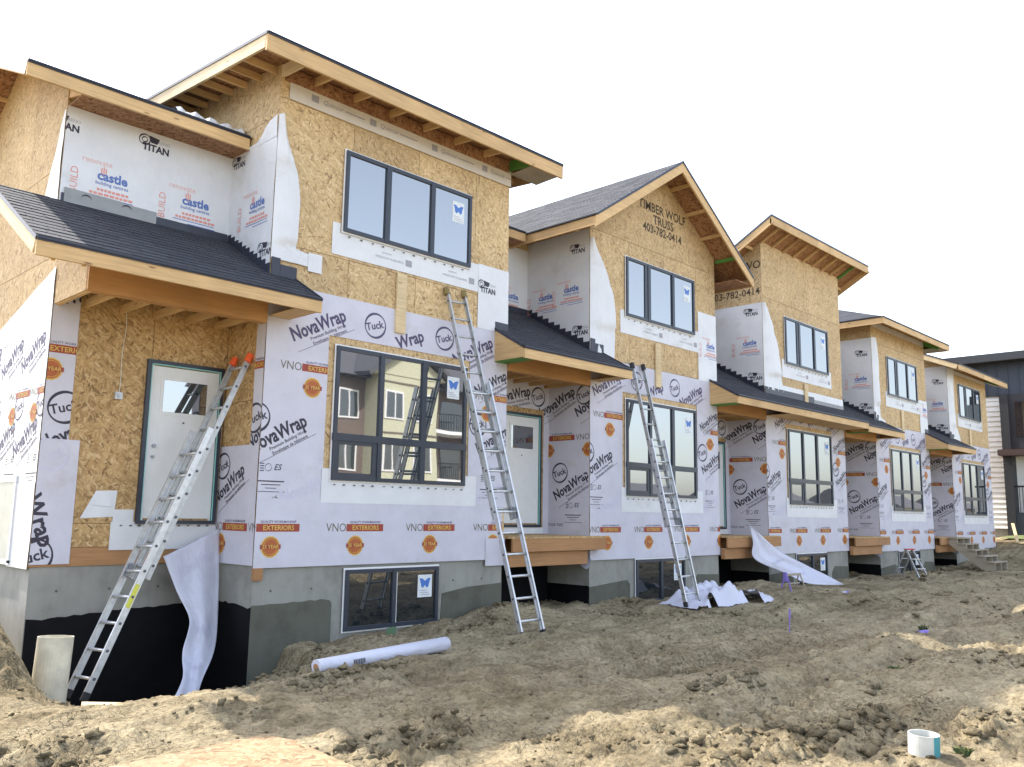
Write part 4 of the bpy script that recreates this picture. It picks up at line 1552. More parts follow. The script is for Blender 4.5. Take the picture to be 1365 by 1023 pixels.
    if first:      # the slack top corner lifting off the side wall
        flap_sheet(root, [[(BL - .014, y_, 6.55), (BL - .03 - .03 * math.sin(y_ * 9), y_, 6.55 + .28 * max(0, 1 - y_ / .75) ** 1.3 + .02)] for y_ in (0, .12, .25, .4, .55, .75)])
        s = Sheet('house_wrap', root, front(-.008), (BL + .55, -.31, 4.80, 5.06), 'wrap_white', off=.006, amp=.003); s.done()

    # white pieces on the bay front
    zs_ = 4.55
    lw = Sheet('house_wrap', root, front(0), (BL - .003, BR + .003, 1.66, zs_), 'wrap',
               [(-.13 if k == 0 else -.10, 2.52, 1.6, 3.98)], off=.002, seed=3 + k)
    lower_prints(lw, k); lw.done()
    bd = Sheet('house_wrap', root, front(-.009), (BL - .006, BR - .06 if first else BR + .003, .87 if first else .83, 1.74), 'wrap', off=.003, amp=.0022, seed=9 + k)
    band_prints(bd, k); bd.done()
    if first:
        Sheet('house_wrap', root, front(-.012), (2.93, BR + .004, .775, 1.2), 'wrap', off=.003)
    if k in (0, 1, 3):
        s = Sheet('house_wrap', root, front(0), (2.66 if k != 1 else 2.62, BR + .004, 4.55, 5.62 if k != 1 else 6.06), 'wrap_white', off=.003)
        if k == 0: s.titan(2.86, 5.22, 1.0)
        else: s.castle(3.12, 5.3, .9)
        s.done()
    if k == 2:
        s = Sheet('house_wrap', root, front(0), (BL + .02, BR + .004, 4.6, 4.92), 'wrap_white', off=.003); s.done()
    if k == 4:
        s = Sheet('house_wrap', root, front(0), (BL + .02, BR, 7.0, 7.16), 'paper', off=.003); s.done()
    # paper strip below the soffit
    if k in (0, 3):
        s = Sheet('paper_strip', root, front(0), ((BL + .13) if k == 0 else BL + .05, BR + .02, 7.13 if k == 0 else 7.46, 7.42 if k == 0 else 7.64), 'paper', off=.003, amp=.006)
        if k == 0:
            for u in (-.55, .45, 1.65, 2.75):
                s.rectp(u - .06, u + .06, 7.22, 7.32, 'ink_grey'); s.text('Quincor', u + .30, 7.24, .10, 0, 'ink_grey', .01, .2); s.rectp(u + .5, u + .85, 7.255, 7.275, 'ink_grey')
        s.done()
    # flashing under the upper window
    s = Sheet('flashing_strip', root, front(0), (-.16, 2.66, 5.14, 5.60), 'flashing_white', [(-.03, 2.474, 5.47, 6.0)], off=.005, amp=.002)
    for u in (.85, 2.15):
        s.text('WINDOW FLASHING', u, 5.26, .055, 0, 'ink_grey'); s.rectp(u + .30, u + .42, 5.24, 5.34, 'ink_grey'); s.text('premium', u - .05, 5.34, .05, 0, 'ink_grey')
    s.done()
    # flashing under the lower window
    Sheet('flashing_strip', root, front(-.010), (-.15, 2.70, 1.70, 2.16), 'flashing_white', [(-.03, 2.45, 1.99, 3.0)], off=.004, amp=.002)

    # ---------- windows
    window(root, 0, 5.492, 2.444, 1.197, 'upper', -.012, side=k > 0)
    window(root, -.015, 2.005, 2.448, 1.845, 'lower', -.012)
    window(root, .30, -.005, 1.66, .81, 'basement', .004)
    fasteners(root, .02, 2.40, 5.435, 0, 12)
    fasteners(root, -.05, 2.46, 1.945, -.010, 15)
    # batten nailed above the lower window
    mb = MB(); mb.box(.985, 1.165, -.046, -.012, 4.20, 5.10, 'lumber_light'); mb.build('batten', root)
    if first:
        mb = MB(); mb.box(BL + .0, BL + .13, -.03, .02, .72, .872, 'rim_board'); mb.build('wood_block', root)

    # ---------- lower recess: wrap, door, platform
    if first:
        s = Sheet('house_wrap', root, front(ry), (rl - .004, -3.03, 2.36, 4.38), 'wrap', off=.002)
        s.tuck(-3.10, 2.76, .20); s.nova(-2.93, 2.42, 1.0, R(27)); s.vno(-3.75, 3.45, .95); s.text('NovaWrap', -3.32, 3.98, .24, R(14), 'ink', .03, sx=.86)
        s.seal(-3.30, 3.2); s.done()
        s = Sheet('house_wrap', root, front(ry), (rl - .004, -2.90, .93, 2.38), 'wrap', off=.008)
        s.tuck(-3.2, 2.2, .2, 'ink_ghost'); s.text('Wrap', -3.34, 1.4, .26, R(-70), 'ink', .03); s.tuck(-3.30, 1.02, .22); s.done()
        s = Sheet('house_wrap', root, leftface(BL), (-.22, .003, 2.40, 4.12), 'wrap', off=.002)
        s.tuck(-.14, 2.76, .20); s.vno(-.85, 3.45); s.nova(.15, 2.55, 1.0, R(27)); s.done()
        s = Sheet('house_wrap', root, leftface(BL), (-ry + .01, .006, .90, 2.42), 'wrap', off=.006)
        s.tuck(-.88, 2.16, .18); s.nova(-.66, 1.86, .95, R(30)); s.vno(-1.12, 1.37, .95); s.seal(-.84, 1.15); s.vno(-.14, 1.37, .95); s.done()
        door(root, -2.17, 1.395, 1.045, 2.08, ry)
        s = Sheet('flashing_strip', root, front(ry), (-2.46, BL - .01, 1.08, 1.42), 'flashing_white', off=.006, amp=.003); s.done()
        s = Sheet('flashing_strip', root, front(ry), (-2.44, -2.19, 1.42, 1.57), 'flashing_white', off=.006, amp=.002); s.done()
        fasteners(root, -2.42, -1.15, 1.375, ry, 10)
        mb = MB(); mb.prism([(-2.82, ry - .008, 1.46), (-2.43, ry - .008, 1.48), (-2.41, ry - .008, 1.80), (-2.66, ry - .008, 1.79)], (0, .005, 0), 'flashing_white')
        mb.prism([(-2.70, ry - .014, 1.62), (-2.47, ry - .020, 1.60), (-2.50, ry - .014, 1.76), (-2.62, ry - .014, 1.75)], (0, .004, 0), 'flashing_white')
        mb.build('torn_sticker', root)
        # cable and box by the door
        mb = MB()
        pts = [(-2.50 + .04 * math.sin(t * 3.0) * (1 - t) + .012 * math.sin(t * 9), ry - .016, 4.1 - 1.12 * t) for t in [i / 14 for i in range(15)]]
        for a, b in zip(pts, pts[1:]): mb.tube(a, b, .005, 'cable_white', 6)
        mb.build('cable', root, smooth=True)
        mb = MB(); mb.box(-2.545, -2.455, ry - .04, ry - .001, 2.92, 3.01, 'aluminium_dull'); mb.tube((-2.5, ry - .05, 2.965), (-2.5, ry - .04, 2.965), .022, 'steel', 10); mb.build('junction_box', root)
    else:
        dx = -2.37
        z0 = 1.28
        s = Sheet('house_wrap', root, front(ry), (rl + .002, BL - .004, 1.27, 4.2), 'wrap', [(dx - .08, dx + 1.045 + .08, 1.2, 3.58)], off=.002)
        s.nova(-2.05, 3.72, 1.05, R(14)); s.tuck(-1.40, 3.82, .19); s.nova(-1.0, 3.6, 1.05, R(26)); s.done()
        s = Sheet('house_wrap', root, leftface(BL), (-ry + .005, .003, .86, 4.2), 'wrap', off=.002)
        return_prints(s, k); s.done()
        door(root, dx, 1.395, 1.045, 2.08, ry)
        mb = MB(); mb.box(dx - .07, dx + 1.045 + .07, ry - .03, ry - .001, 1.275, 1.39, 'flashing_white'); mb.build('door_sill', root)
        # entry platform
        pf = MB()
        pf.box(rl + .01, -.86, -.20, ry - .01, 1.235, 1.262, 'osb_warm')
        po = pf.build('porch_platform', root)
        board(po, 'rim_joist', (rl + .01, -.205, 1.232), (-.86, -.205, 1.232), .205, .04, 'rim_board', (0, 1, 0))
        board(po, 'rim_joist', (-.90, -.163, 1.232), (-.90, -.012, 1.232), .205, .04, 'rim_board', (1, 0, 0))
        board(po, 'support_beam', (rl + .01, -.12, 1.02), (-1.28, -.12, 1.02), .235, .09, 'rim_board', (0, 1, 0))
        x = rl + .3
        while x < BL:
            board(po, 'joist', (x, -.02, 1.232), (x, ry - .02, 1.232), .2, .04, 'rim_board', (1, 0, 0)); x += .41
        # wrap corner lifting off over the foundation
        flap_sheet(root, [[(BL - .012, y_, .86), (BL - .05 - .09 * t, y_ - .04 * t, .80 - .12 * t)] for y_, t in ((.25, 0), (.12, .6), (0, 1), (-.05, .8))], 'wrap')

    if k == 1:      # stencil on the gable
        s = Sheet('stencil', root, front(0), (BL, BR, 7.05, 8.7), 'osb', [(BL, BR, 7.05, 8.7)], off=.0, amp=.0)
        bpy.data.objects.remove(s.obj); s.obj = root
        for tx, u, v, sz in (('TIMBER WOLF', 1.34, 7.87, .275), ('TRUSS', 1.36, 7.63, .27), ('403-782-0414', 1.33, 7.41, .255)):
            c = 0
            for tri in text_tris(tx, .022):
                s.pm.poly([(u + a * sz * .98, -.0016, v + b * sz) for a, b in tri], 'stamp')
        s.pm.build('stencilled_lettering', root)
    if k == 2:      # stencil on the side wall
        mb = MB()
        for tx, u, v, sz in (('TIMBER WOLF', -.62, 7.74, .28), ('TRUSS', -.80, 7.44, .25), ('403-782-0414', -.74, 7.08, .25)):
            for tri in text_tris(tx, .012):
                q = clip_rect([(u + a * sz * .98, v + b * sz) for a, b in tri], (-1.5, -.01, 6.9, 9))
                if len(q) >= 3: mb.poly([(BL - .0016, -a, b) for a, b in q], 'stamp')
        mb.build('stencilled_lettering', root)

    if first:      # end wall of the row
        tp = [(ry, .9), (8.8, .9), (8.8, 4.6), (ry, 4.6)]
        panels_left(root, tp, rl, ry, 8.8, (.9, 3.34, 4.6), 1.22, 'osb')
        tp = [(ru, 4.6), (8.7, 4.6), (8.7, zbk(8.7) - .05), (RG, za(RG) - .05), (ru, za(ru) - .05)]
        panels_left(root, tp, rl, ru, 8.8, (4.6, 5.78, 8.9), 1.22, 'osb')
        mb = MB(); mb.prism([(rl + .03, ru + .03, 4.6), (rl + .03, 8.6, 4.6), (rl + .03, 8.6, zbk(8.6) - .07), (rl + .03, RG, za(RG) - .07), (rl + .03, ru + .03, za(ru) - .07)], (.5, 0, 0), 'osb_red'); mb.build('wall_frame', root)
        s = Sheet('house_wrap', root, leftface(rl), (-8.8, -ry + .003, 1.83, 3.70), 'wrap_white', off=.002, amp=.006)
        for u in (-7.2, -6.2, -5.2, -4.2, -3.2, -2.3, -1.5): s.nova(u, 3.4, 1.0, R(25), 'ink_violet'); s.tuck(u + .45, 2.8, .17, 'ink_violet'); s.nova(u, 2.35, 1.0, R(25), 'ink_violet'); s.cert(u + .3, 2.15, 1.0)
        for u in (-6.5, -5.2, -3.7, -2.3, -1.5): s.vno(u, 2.95, .8); s.seal(u + .2, 2.7, .12)
        s.done()
        Sheet('house_wrap', root, leftface(rl), (-1.75, -ry + .003, .88, 1.86), 'wrap_white', off=.006, amp=.006)
        flap_sheet(root, [[(rl - .012 - abs(wob(y_, z_, .012)), y_, z_) for z_ in np.linspace(3.66, 4.44 - .26 * (y_ - ry), 5)] for y_ in np.linspace(ry - .004, 3.6, 14)])
        flap_sheet(root, [[(rl - .010 - abs(wob(y_ * 2, z_, .02)), y_, z_) for y_ in np.linspace(ru - .004, ru + .02 + (6.52 - z_) * .42, 4)] for z_ in np.linspace(5.1, 6.50, 9)])
        mb = MB(); mb.box(rl - .03, rl - .008, 1.68, 3.3, .95, 1.88, 'beige_panel'); wp = mb.build('boarded_opening', root)
        mb = MB()
        mb.box(rl - .036, rl - .007, 1.62, 3.36, 1.88, 1.96, 'flashing_white'); mb.box(rl - .036, rl - .007, 1.62, 1.68, .92, 1.88, 'flashing_white'); mb.box(rl - .036, rl - .007, 1.62, 3.36, .90, .95, 'flashing_white')
        mb.build('trim', wp)
    # opposite gable end kept plain
    return root


for k in range(5):
    townhouse(k)

# ------------------------------------------------------------------ ladders
def ladder(foot_l, foot_r, top_l, top_r, label, tipmat, split=.68, feet=True):
    """extension ladder: base section in front, narrower fly section behind reaching the top"""
    fl, fr, tl, tr = (Vector(a) for a in (foot_l, foot_r, top_l, top_r))
    base = (fl + fr) / 2
    root = empty('extension_ladder', base, label, 'ladder', 'extension ladders leaning on the row')
    A = (fl + fr) / 2 - base
    B = (tl + tr) / 2 - base
    ax = (B - A); L = ax.length; ax.normalize()
    sd = ((fr - fl) + (tr - tl)).normalized(); sd = (sd - ax * sd.dot(ax)).normalized()
    nm = ax.cross(sd)           # away from / towards the climber
    if nm.z < 0: nm = -nm
    wd = ((fr - fl).length + (tr - tl).length) / 2
    wd = max(.36, min(.44, wd))
    rail_t, rail_d = .026, .075

    def pbox(mb, c, along0, along1, s0, s1, n0, n1, mat):
        pts = []
        for a in (along0, along1):
            for (s_, n_) in ((s0, n0), (s1, n0), (s1, n1), (s0, n1)):
                pts.append(c + ax * a + sd * s_ + nm * n_)
        mb.hexa(pts, mat)

    def section(a0, a1, half, n_off, mat):
        for s_ in (-1, 1):
            mb = MB()
            o, i = s_ * half, s_ * (half - rail_t * .35)
            pbox(mb, A, a0, a1, min(o, i), max(o, i), n_off - rail_d / 2, n_off + rail_d / 2, mat)
            for nn in (-1, 1):
                e0, e1 = n_off + nn * rail_d / 2, n_off + nn * (rail_d / 2 - .011)
                ii = s_ * (half - rail_t)
                pbox(mb, A, a0, a1, min(s_ * (half - rail_t * .35), ii), max(s_ * (half - rail_t * .35), ii), min(e0, e1), max(e0, e1), mat)
            r_ = mb.build('rail', root)
            ends = MB()
            a = a0 + .16
            while a < a1 - .08:
                c = A + ax * a + nm * n_off + sd * (s_ * (half + .001))
                ends.tube(c, c + sd * s_ * .006, .017, 'nail_grey', 10)
                a += .305
            ends.build('rung_ends', r_)
        a = a0 + .16
        while a < a1 - .08:
            mb = MB()
            c = A + ax * a + nm * n_off
            mb.tube(c - sd * (half - .004), c + sd * (half - .004), .018, mat, 10)
            mb.build('rung', root, smooth=True)
            a += .305

    section(0, L * split, wd / 2, .04, 'aluminium')
    section(L * .30, L - .05, wd / 2 - .032, -.045, 'aluminium_dull')
    for s_ in (-1, 1):
        mb = MB()
        c = A + ax * (L - .10) + nm * -.045 + sd * s_ * (wd / 2 - .04)
        mb.tube(c, c + ax * .12, .048, tipmat, 12, .042)
        mb.build('end_cap', root, smooth=False)
        if feet:
            mb = MB()
            pbox(mb, A, -.07, .02, min(s_ * (wd / 2 + .006), s_ * (wd / 2 - .03)), max(s_ * (wd / 2 + .006), s_ * (wd / 2 - .03)), .0, .08, 'rubber')
            mb.build('foot', root)
    # rung lock and label
    mb = MB()
    for s_ in (-1, 1):
        pbox(mb, A, L * .30, L * .30 + .16, min(s_ * (wd / 2 - .03), s_ * (wd / 2 - .055)), max(s_ * (wd / 2 - .03), s_ * (wd / 2 - .055)), -.03, .04, 'steel')
    mb.build('rung_lock', root)
    if tipmat != 'orange': return root
    mb = MB()
    pbox(mb, A, .95, 1.22, -wd / 2 - .0025, -wd / 2 - .0005, .015, .07, 'yellow')
    mb.build('warning_label', root)
    return root


l1 = ladder((-2.92, -.06, -.40), (-2.98, .36, -.40), (-1.17, .28, 3.60), (-1.17, .70, 3.60),
            'extension ladder with orange tips standing in the pit by the first white door', 'orange', .74)
g2 = min(gz(1.9, -1.72), gz(2.3, -1.85))
l2 = ladder((1.90, -1.73, -.02), (2.31, -1.80, .03), (1.90, -.10, 5.06), (2.32, -.10, 5.06),
            'tallest extension ladder with brown padded tips, foot on the dirt beside the first large window', 'mitt', .70)
l3 = ladder((6.74, -1.16, .05), (7.13, -1.24, .08), (6.76, -.10, 4.52), (7.15, -.10, 4.54),
            'extension ladder with black tips, standing on the crumpled heap of white wrap', 'rubber', .66)

# ------------------------------------------------------------------ loose wrap and site clutter
def loose_sheet(name, rows, label, group=None, prints=(), fold=.03, nu=22, nv=9, seed=1.0, mat='wrap_loose', thick=.0015):
    """hanging sheet lofted through rows of two edge points, with folds"""
    import bisect
    Lr = [(Vector(a), Vector(b)) for a, b in rows]
    n = len(Lr)
    def cat(P, t):
        x = t * (n - 1); i = min(int(x), n - 2); f = x - i
        p0, p1, p2, p3 = P[max(i - 1, 0)], P[i], P[i + 1], P[min(i + 2, n - 1)]
        return .5 * ((2 * p1) + (p2 - p0) * f + (2 * p0 - 5 * p1 + 4 * p2 - p3) * f * f + (3 * p1 - p0 - 3 * p2 + p3) * f ** 3)
    lp, rp_ = [a for a, b in Lr], [b for a, b in Lr]
    base = sum(lp + rp_, Vector()) / (2 * n)
    base.z = min(p.z for p in lp + rp_)
    bm = bmesh.new()
    grid = []
    nrm = Vector((0.45, -0.85, .15)).normalized()
    nrm = Vector((-0.55, -0.83, .10)).normalized()

    def spt(t, s_, lift=0.0):
            a, b = cat(lp, t), cat(rp_, t)
            p = a + (b - a) * s_
            d = lift + fold * math.sin(s_ * 9 + seed + 2 * math.sin(t * 4)) * (.35 + t) * math.sin(math.pi * min(1, max(0, s_))) ** .5
            d += fold * .8 * noise.noise(Vector((s_ * 3, t * 5, seed)))
            d += fold * .25 * noise.noise(Vector((s_ * 9, t * 14, seed + 5)))
            return p - base + nrm * d
    for i in range(nu + 1):
        grid.append([bm.verts.new(spt(i / nu, j / nv)) for j in range(nv + 1)])
    for i in range(nu):
        for j in range(nv):
            f = bm.faces.new((grid[i][j], grid[i + 1][j], grid[i + 1][j + 1], grid[i][j + 1])); f.smooth = True
    uvl = bm.loops.layers.uv.new('UVMap')
    for f in bm.faces:
        for l in f.loops:
            l[uvl].uv = (l.vert.co.x + l.vert.co.y, l.vert.co.z)
    me = bpy.data.meshes.new(name); bm.to_mesh(me); bm.free()
    me.materials.append(MATS[mat])
    o = bpy.data.objects.new(name, me); COL.objects.link(o); o.location = base
    sol = o.modifiers.new('thick', 'SOLIDIFY'); sol.thickness = thick
    for (tx, t0, s0, sz, mt_) in prints:
        pm = MB()
        L_ = (cat(lp, 1) - cat(lp, 0)).length
        for tri in text_tris(tx, .03):
            q_ = [(t0 - b_ * sz / L_, s0 + a_ * sz / max(.2, (cat(rp_, t0) - cat(lp, t0)).length)) for a_, b_ in tri]
            if all(0 <= t <= 1 and .02 <= s_ <= .98 for t, s_ in q_):
                pm.poly([spt(t, s_, .006) for t, s_ in q_], mt_)
        if pm.f: pm.build('printed_lettering', o)
    return tag(o, label, 'wrap sheet', group)


loose_sheet('loose_wrap', [((-1.95, .6, 1.01), (-1.11, .85, 1.33)), ((-1.79, .5, .58), (-1.13, .75, .81)), ((-1.68, .35, .25), (-1.21, .55, .2)),
                           ((-1.84, .15, -.08), (-1.34, .35, -.15)), ((-1.94, -.1, -.33), (-1.64, 0, -.38)), ((-2.19, -.35, -.55), (-1.83, -.25, -.58))],
            'torn white wrap hanging into the dark pit beside the first ladder', None, (('NovaWrap', .14, .52, .13, 'ink_ghost'), ('Wrap', .48, .5, .13, 'ink_ghost'), ('Tuck', .72, .5, .12, 'ink_ghost')), .05, 40, 18)
loose_sheet('loose_wrap', [((10.8, -.28, 1.43), (10.84, -.3, 1.4)), ((10.86, -.32, 1.06), (11.25, -.36, 1.16)), ((10.85, -.36, .69), (11.85, -.45, .84)), ((11.78, -.6, .37), (12.43, -.68, .58)), ((12.15, -.95, .15), (12.77, -1.0, .36)), ((12.84, -1.45, .12), (12.96, -1.4, .13))],
            'white wrap flapping out from the third porch platform, over the small sawhorse', None, (('NovaWrap', .5, .5, .10, 'ink_ghost'), ('Tuck', .7, .5, .10, 'ink_ghost')), .03, 40, 14, seed=4.0)

# crumpled wrap under the third ladder
bm = bmesh.new()
nu, nv = 64, 30
vs = []
for i in range(nu + 1):
    for j in range(nv + 1):
        u, v = i / nu, j / nv
        x, y = 6.72 + 2.55 * u, -1.62 + .98 * v + .12 * math.sin(u * 6) - .10 * u
        ed = min(1, 5 * min(u, 1 - u, v * 1.3, (1 - v) * 1.3))
        ridge = abs(noise.noise(Vector((x * 1.7, y * 2.6, 3.1)))) * .45 + abs(noise.noise(Vector((x * 4.2, y * 4.6, 8.1)))) * .30 + abs(noise.noise(Vector((x * 9, y * 10, 4.1)))) * .12
        hump = .30 * math.exp(-((u - .42) / .30) ** 2) + .12 * math.exp(-((u - .86) / .1) ** 2)
        z = gz(x, y) * .4 + .01 + ed * (hump * (.6 + ridge) + ridge * .34)
        z = max(z, gz(x, y) + .015)
        vs.append(bm.verts.new((x + .06 * noise.noise(Vector((x * 3, y * 3, 1))) - 8.3, y + .10 * noise.noise(Vector((x * 3, y * 3, 5))) + 1.2, z)))
for i in range(nu):
    for j in range(nv):
        a = i * (nv + 1) + j
        u, v = (i + .5) / nu, (j + .5) / nv
        if (v < .18 and noise.noise(Vector((u * 7, 2, 2))) > .05) or (v > .8 and noise.noise(Vector((u * 6, 5, 2))) > .1): continue
        f = bm.faces.new((vs[a], vs[a + nv + 1], vs[a + nv + 2], vs[a + 1])); f.smooth = True
bmesh.ops.delete(bm, geom=[v for v in bm.verts if not v.link_faces], context='VERTS')
me = bpy.data.meshes.new('crumpled_wrap'); bm.to_mesh(me); bm.free(); me.materials.append(MATS['wrap_loose'])
o = bpy.data.objects.new('crumpled_wrap', me); COL.objects.link(o); o.location = (8.3, -1.2, 0)
tag(o, 'crumpled heap of white wrap lying at the foot of the third ladder', 'wrap sheet')
mb = MB()
for tri in text_tris('NovaWrap', .03):
    mb.poly([(7.95 + a * .16 - 8.3, -1.42 + b * .12 + 1.2, .40 + b * .04) for a, b in tri], 'ink_violet')

# roll of house wrap
def roll():
    p, q = Vector((-1.50, -2.12, .015)), Vector((.27, -2.12, .10))
    c = (p + q) / 2
    root = empty('wrap_roll', c + Vector((0, 0, -.012)), 'white roll of house wrap lying on the dirt in front of the first basement window', 'wrap roll')
    mb = MB(); mb.tube(p - c, q - c, .088, 'wrap_loose', 28)
    d = (q - p).normalized()
    a = d.orthogonal().normalized(); b_ = d.cross(a)
    ob = mb.build('wrapping', root, smooth=False)
    for f in ob.data.polygons: f.use_smooth = len(f.vertices) == 4
    mb = MB(); mb.tube(p - c - d * .01, p - c + d * .002, .04, 'rim_board', 16); mb.tube(q - c - d * .002, q - c + d * .012, .04, 'rim_board', 16); mb.build('core', root)
    mb = MB()      # loose edge of the outer turn
    n = 10
    for i in range(n):
        t0, t1 = R(150 + 12 * i), R(150 + 12 * (i + 1))
        r0, r1 = .089 + .0022 * i, .089 + .0022 * (i + 1)
        P_ = [p - c + d * .02 + (a * math.cos(t0) + b_ * math.sin(t0)) * r0, q - c - d * .03 + (a * math.cos(t0) + b_ * math.sin(t0)) * r0,
              q - c - d * .03 + (a * math.cos(t1) + b_ * math.sin(t1)) * r1, p - c + d * .02 + (a * math.cos(t1) + b_ * math.sin(t1)) * r1]
        mb.poly(P_, 'wrap_loose')
    mb.build('loose_edge', root)
    mb = MB()
    for k_ in range(7):
        for i in range(2):
            z = .05 + .0 * i
            x0 = -.48 + .022 * k_
            mb.box(x0, x0 + .012, -.0888, -.084, -.03, .03, 'ink_grey')
    pm = mb.build('printed_lettering', root)
    pm.rotation_euler = (0, -math.asin(d.z), 0)
    root.scale = (1, 1, .86)
    return root


roll()

# soil pipe stub by the corner
def pipe(name, x, y, z0, z1, r, t, mat, label, stripe=None, tilt=(0, 0), cat='pipe'):
    mb = MB()
    seg = 32
    for (ra, rb, flip) in ((r, r, False), (r - t, r - t, True)):
        for i in range(seg):
            a0, a1 = 2 * math.pi * i / seg, 2 * math.pi * (i + 1) / seg
            q = [(ra * math.cos(a0), ra * math.sin(a0), z0), (ra * math.cos(a1), ra * math.sin(a1), z0), (ra * math.cos(a1), ra * math.sin(a1), z1), (ra * math.cos(a0), ra * math.sin(a0), z1)]
            mm = mat
            if stripe and not flip and stripe[0] < (math.degrees((a0 + a1) / 2)) % 360 < stripe[1]: mm = stripe[2]
            mb.poly(q[::-1] if flip else q, mm)
    for i in range(seg):
        a0, a1 = 2 * math.pi * i / seg, 2 * math.pi * (i + 1) / seg
        mb.poly([(r * math.cos(a0), r * math.sin(a0), z1), (r * math.cos(a1), r * math.sin(a1), z1), ((r - t) * math.cos(a1), (r - t) * math.sin(a1), z1), ((r - t) * math.cos(a0), (r - t) * math.sin(a0), z1)], mat)
    o = mb.build(name, smooth=False)
    for f in o.data.polygons:
        f.use_smooth = abs(f.normal.z) < .5
    o.location = (x, y, 0)
    o.rotation_euler = (tilt[0], tilt[1], 0)
    return tag(o, label, cat)


pipe('pipe_stub', PIPE_XY[0], PIPE_XY[1], -.55, .29, .168, .012, 'pipe_cream', 'wide cream pipe standing upright in the dirt at the left corner of the row', tilt=(R(-2), R(3)))
pipe('pipe_stub', -.20, -7.62, -.12, .135, .102, .008, 'pipe_white', 'short white pipe with a teal side standing in the dirt by a tiny weed', (238, 320, 'teal'), tilt=(R(2), R(-1)))

# board lying on the ground nearest the camera
zb = .055
mb = MB()
cx, cy = -4.3, -5.2
pts = [(-3.42, -4.39), (-3.34, -4.66), (-3.40, -5.3), (-3.46, -6.4), (-5.4, -6.4), (-5.4, -4.50)]
mb.prism([(a - cx, b - cy, 0) for a, b in pts], (0, 0, .016), 'osb_pale')
o = mb.build('strand_board'); o.location = (cx, cy, zb)
tag(o, 'large pale offcut of strand board lying flat on the bare dirt', 'board')

# short plank on the edge of the pit
mb = MB(); mb.beam((-.25, 0, .02), (.25, 0, .02), .035, .13, 'lumber_light', (0, 1, 0))
o = mb.build('plank'); o.location = (-3.16, -1.16, gz(-3.16, -1.16) + .05); o.rotation_euler = (R(4), R(6), R(-18))
tag(o, 'short wooden plank lying on the rim of the pit below the first ladder', 'plank')

# green offcut behind the roll
mb = MB(); mb.prism([(0, 0, 0), (.14, .0, 0), (.15, 0, .10), (.02, 0, .09)], (0, .012, 0), 'green_grey')
o = mb.build('green_offcut'); o.location = (.72, -.42, gz(.72, -.42) + .0); o.rotation_euler = (R(-12), 0, R(-14))
tag(o, 'small green board offcut standing in the dirt between roll and basement window', 'offcut')


def sawhorse(x, y, rz):
    z = gz(x, y)
    root = empty('sawhorse', (x, y, z), 'low sawhorse with a purple end under the flapping wrap', 'sawhorse')
    root.rotation_euler = (0, 0, rz)
    board(root, 'top_rail', (-.48, 0, .40), (.48, 0, .40), .05, .05, 'grey_wood', (0, 1, 0))
    for sx_ in (-1, 1):
        for sy_ in (-1, 1):
            mb = MB(); mb.tube((sx_ * .42, .025 + sy_ * .02, .37), (sx_ * .47, .025 + sy_ * .17, -.03), .02, 'grey_wood' if sx_ > 0 else 'purple', 6); mb.build('leg', root)
    mb = MB(); mb.prism([(-.50, -.03, .22), (-.50, .09, .22), (-.50, .07, .44), (-.50, -.01, .44)], (.07, 0, 0), 'purple'); mb.build('end_wrap', root)
    board(root, 'stretcher', (-.44, .02, .18), (.44, .02, .18), .03, .03, 'grey_wood', (0, 1, 0))
    return root


sh = sawhorse(10.75, -1.3, R(-4))
sh.scale = (.62, .8, .85)


def stepladder(x, y, rz):
    z = gz(x, y)
    root = empty('stepladder', (x, y, z), 'small folded-out aluminium stepladder with red top before the fourth basement window', 'stepladder')
    root.rotation_euler = (0, 0, rz)
    H = .78
    for sy_ in (-1, 1):
        mb = MB(); mb.beam((-.42, sy_ * .22, 0.0), (-.02, sy_ * .15, H), .05, .025, 'aluminium', (0, 1, 0)); mb.build('front_rail', root)
        mb = MB(); mb.beam((.42, sy_ * .22, 0.0), (.04, sy_ * .15, H), .04, .02, 'aluminium_dull', (0, 1, 0)); mb.build('rear_rail', root)
    for k_ in (1, 2):
        t = k_ / 3
        mb = MB(); mb.box(-.42 + .40 * t - .06, -.42 + .40 * t + .05, -.20 + .05 * t, .20 - .05 * t, H * t - .015, H * t + .01, 'aluminium'); mb.build('step', root)
        mb = MB(); mb.tube((.42 - .38 * t, -.2 + .05 * t, H * t), (.42 - .38 * t, .2 - .05 * t, H * t), .014, 'aluminium_dull', 8); mb.build('brace', root)
    mb = MB(); mb.box(-.07, .07, -.17, .17, H - .01, H + .02, 'red'); mb.build('top_cap', root)
    return root


stepladder(19.05, -.72, R(78))


def steps(x0, x1, ytop, ztop, n, label):
    root = empty('wooden_steps', ((x0 + x1) / 2, ytop - .6, 0), label, 'steps')
    ox, oy = (x0 + x1) / 2, ytop - .6
    rise, run = (ztop - .12) / n, .27
    for s_ in (x0 + .05, (x0 + x1) / 2, x1 - .09):
        mb = MB()
        P_ = [(ytop, ztop - .20), (ytop - .0, ztop - .02)]
        for i in range(n):
            P_ += [(ytop - run * i, ztop - .03 - rise * (i)), (ytop - run * (i + 1), ztop - .03 - rise * (i))]
        P_ += [(ytop - run * n, .0), (ytop - run * (n - 1.2), .0)]
        mb.prism([(s_ - ox, a - oy, b) for a, b in P_], (.04, 0, 0), 'grey_wood')
        mb.build('stringer', root)
    for i in range(n):
        z_ = ztop - .03 - rise * i
        for j in range(2):
            ya = ytop - run * i - .135 * j
            mb = MB(); mb.box(x0 - ox, x1 - ox, ya - .125 - oy - .01, ya - oy - .01, z_ + .002, z_ + .036, 'grey_wood'); mb.build('tread', root)
    return root


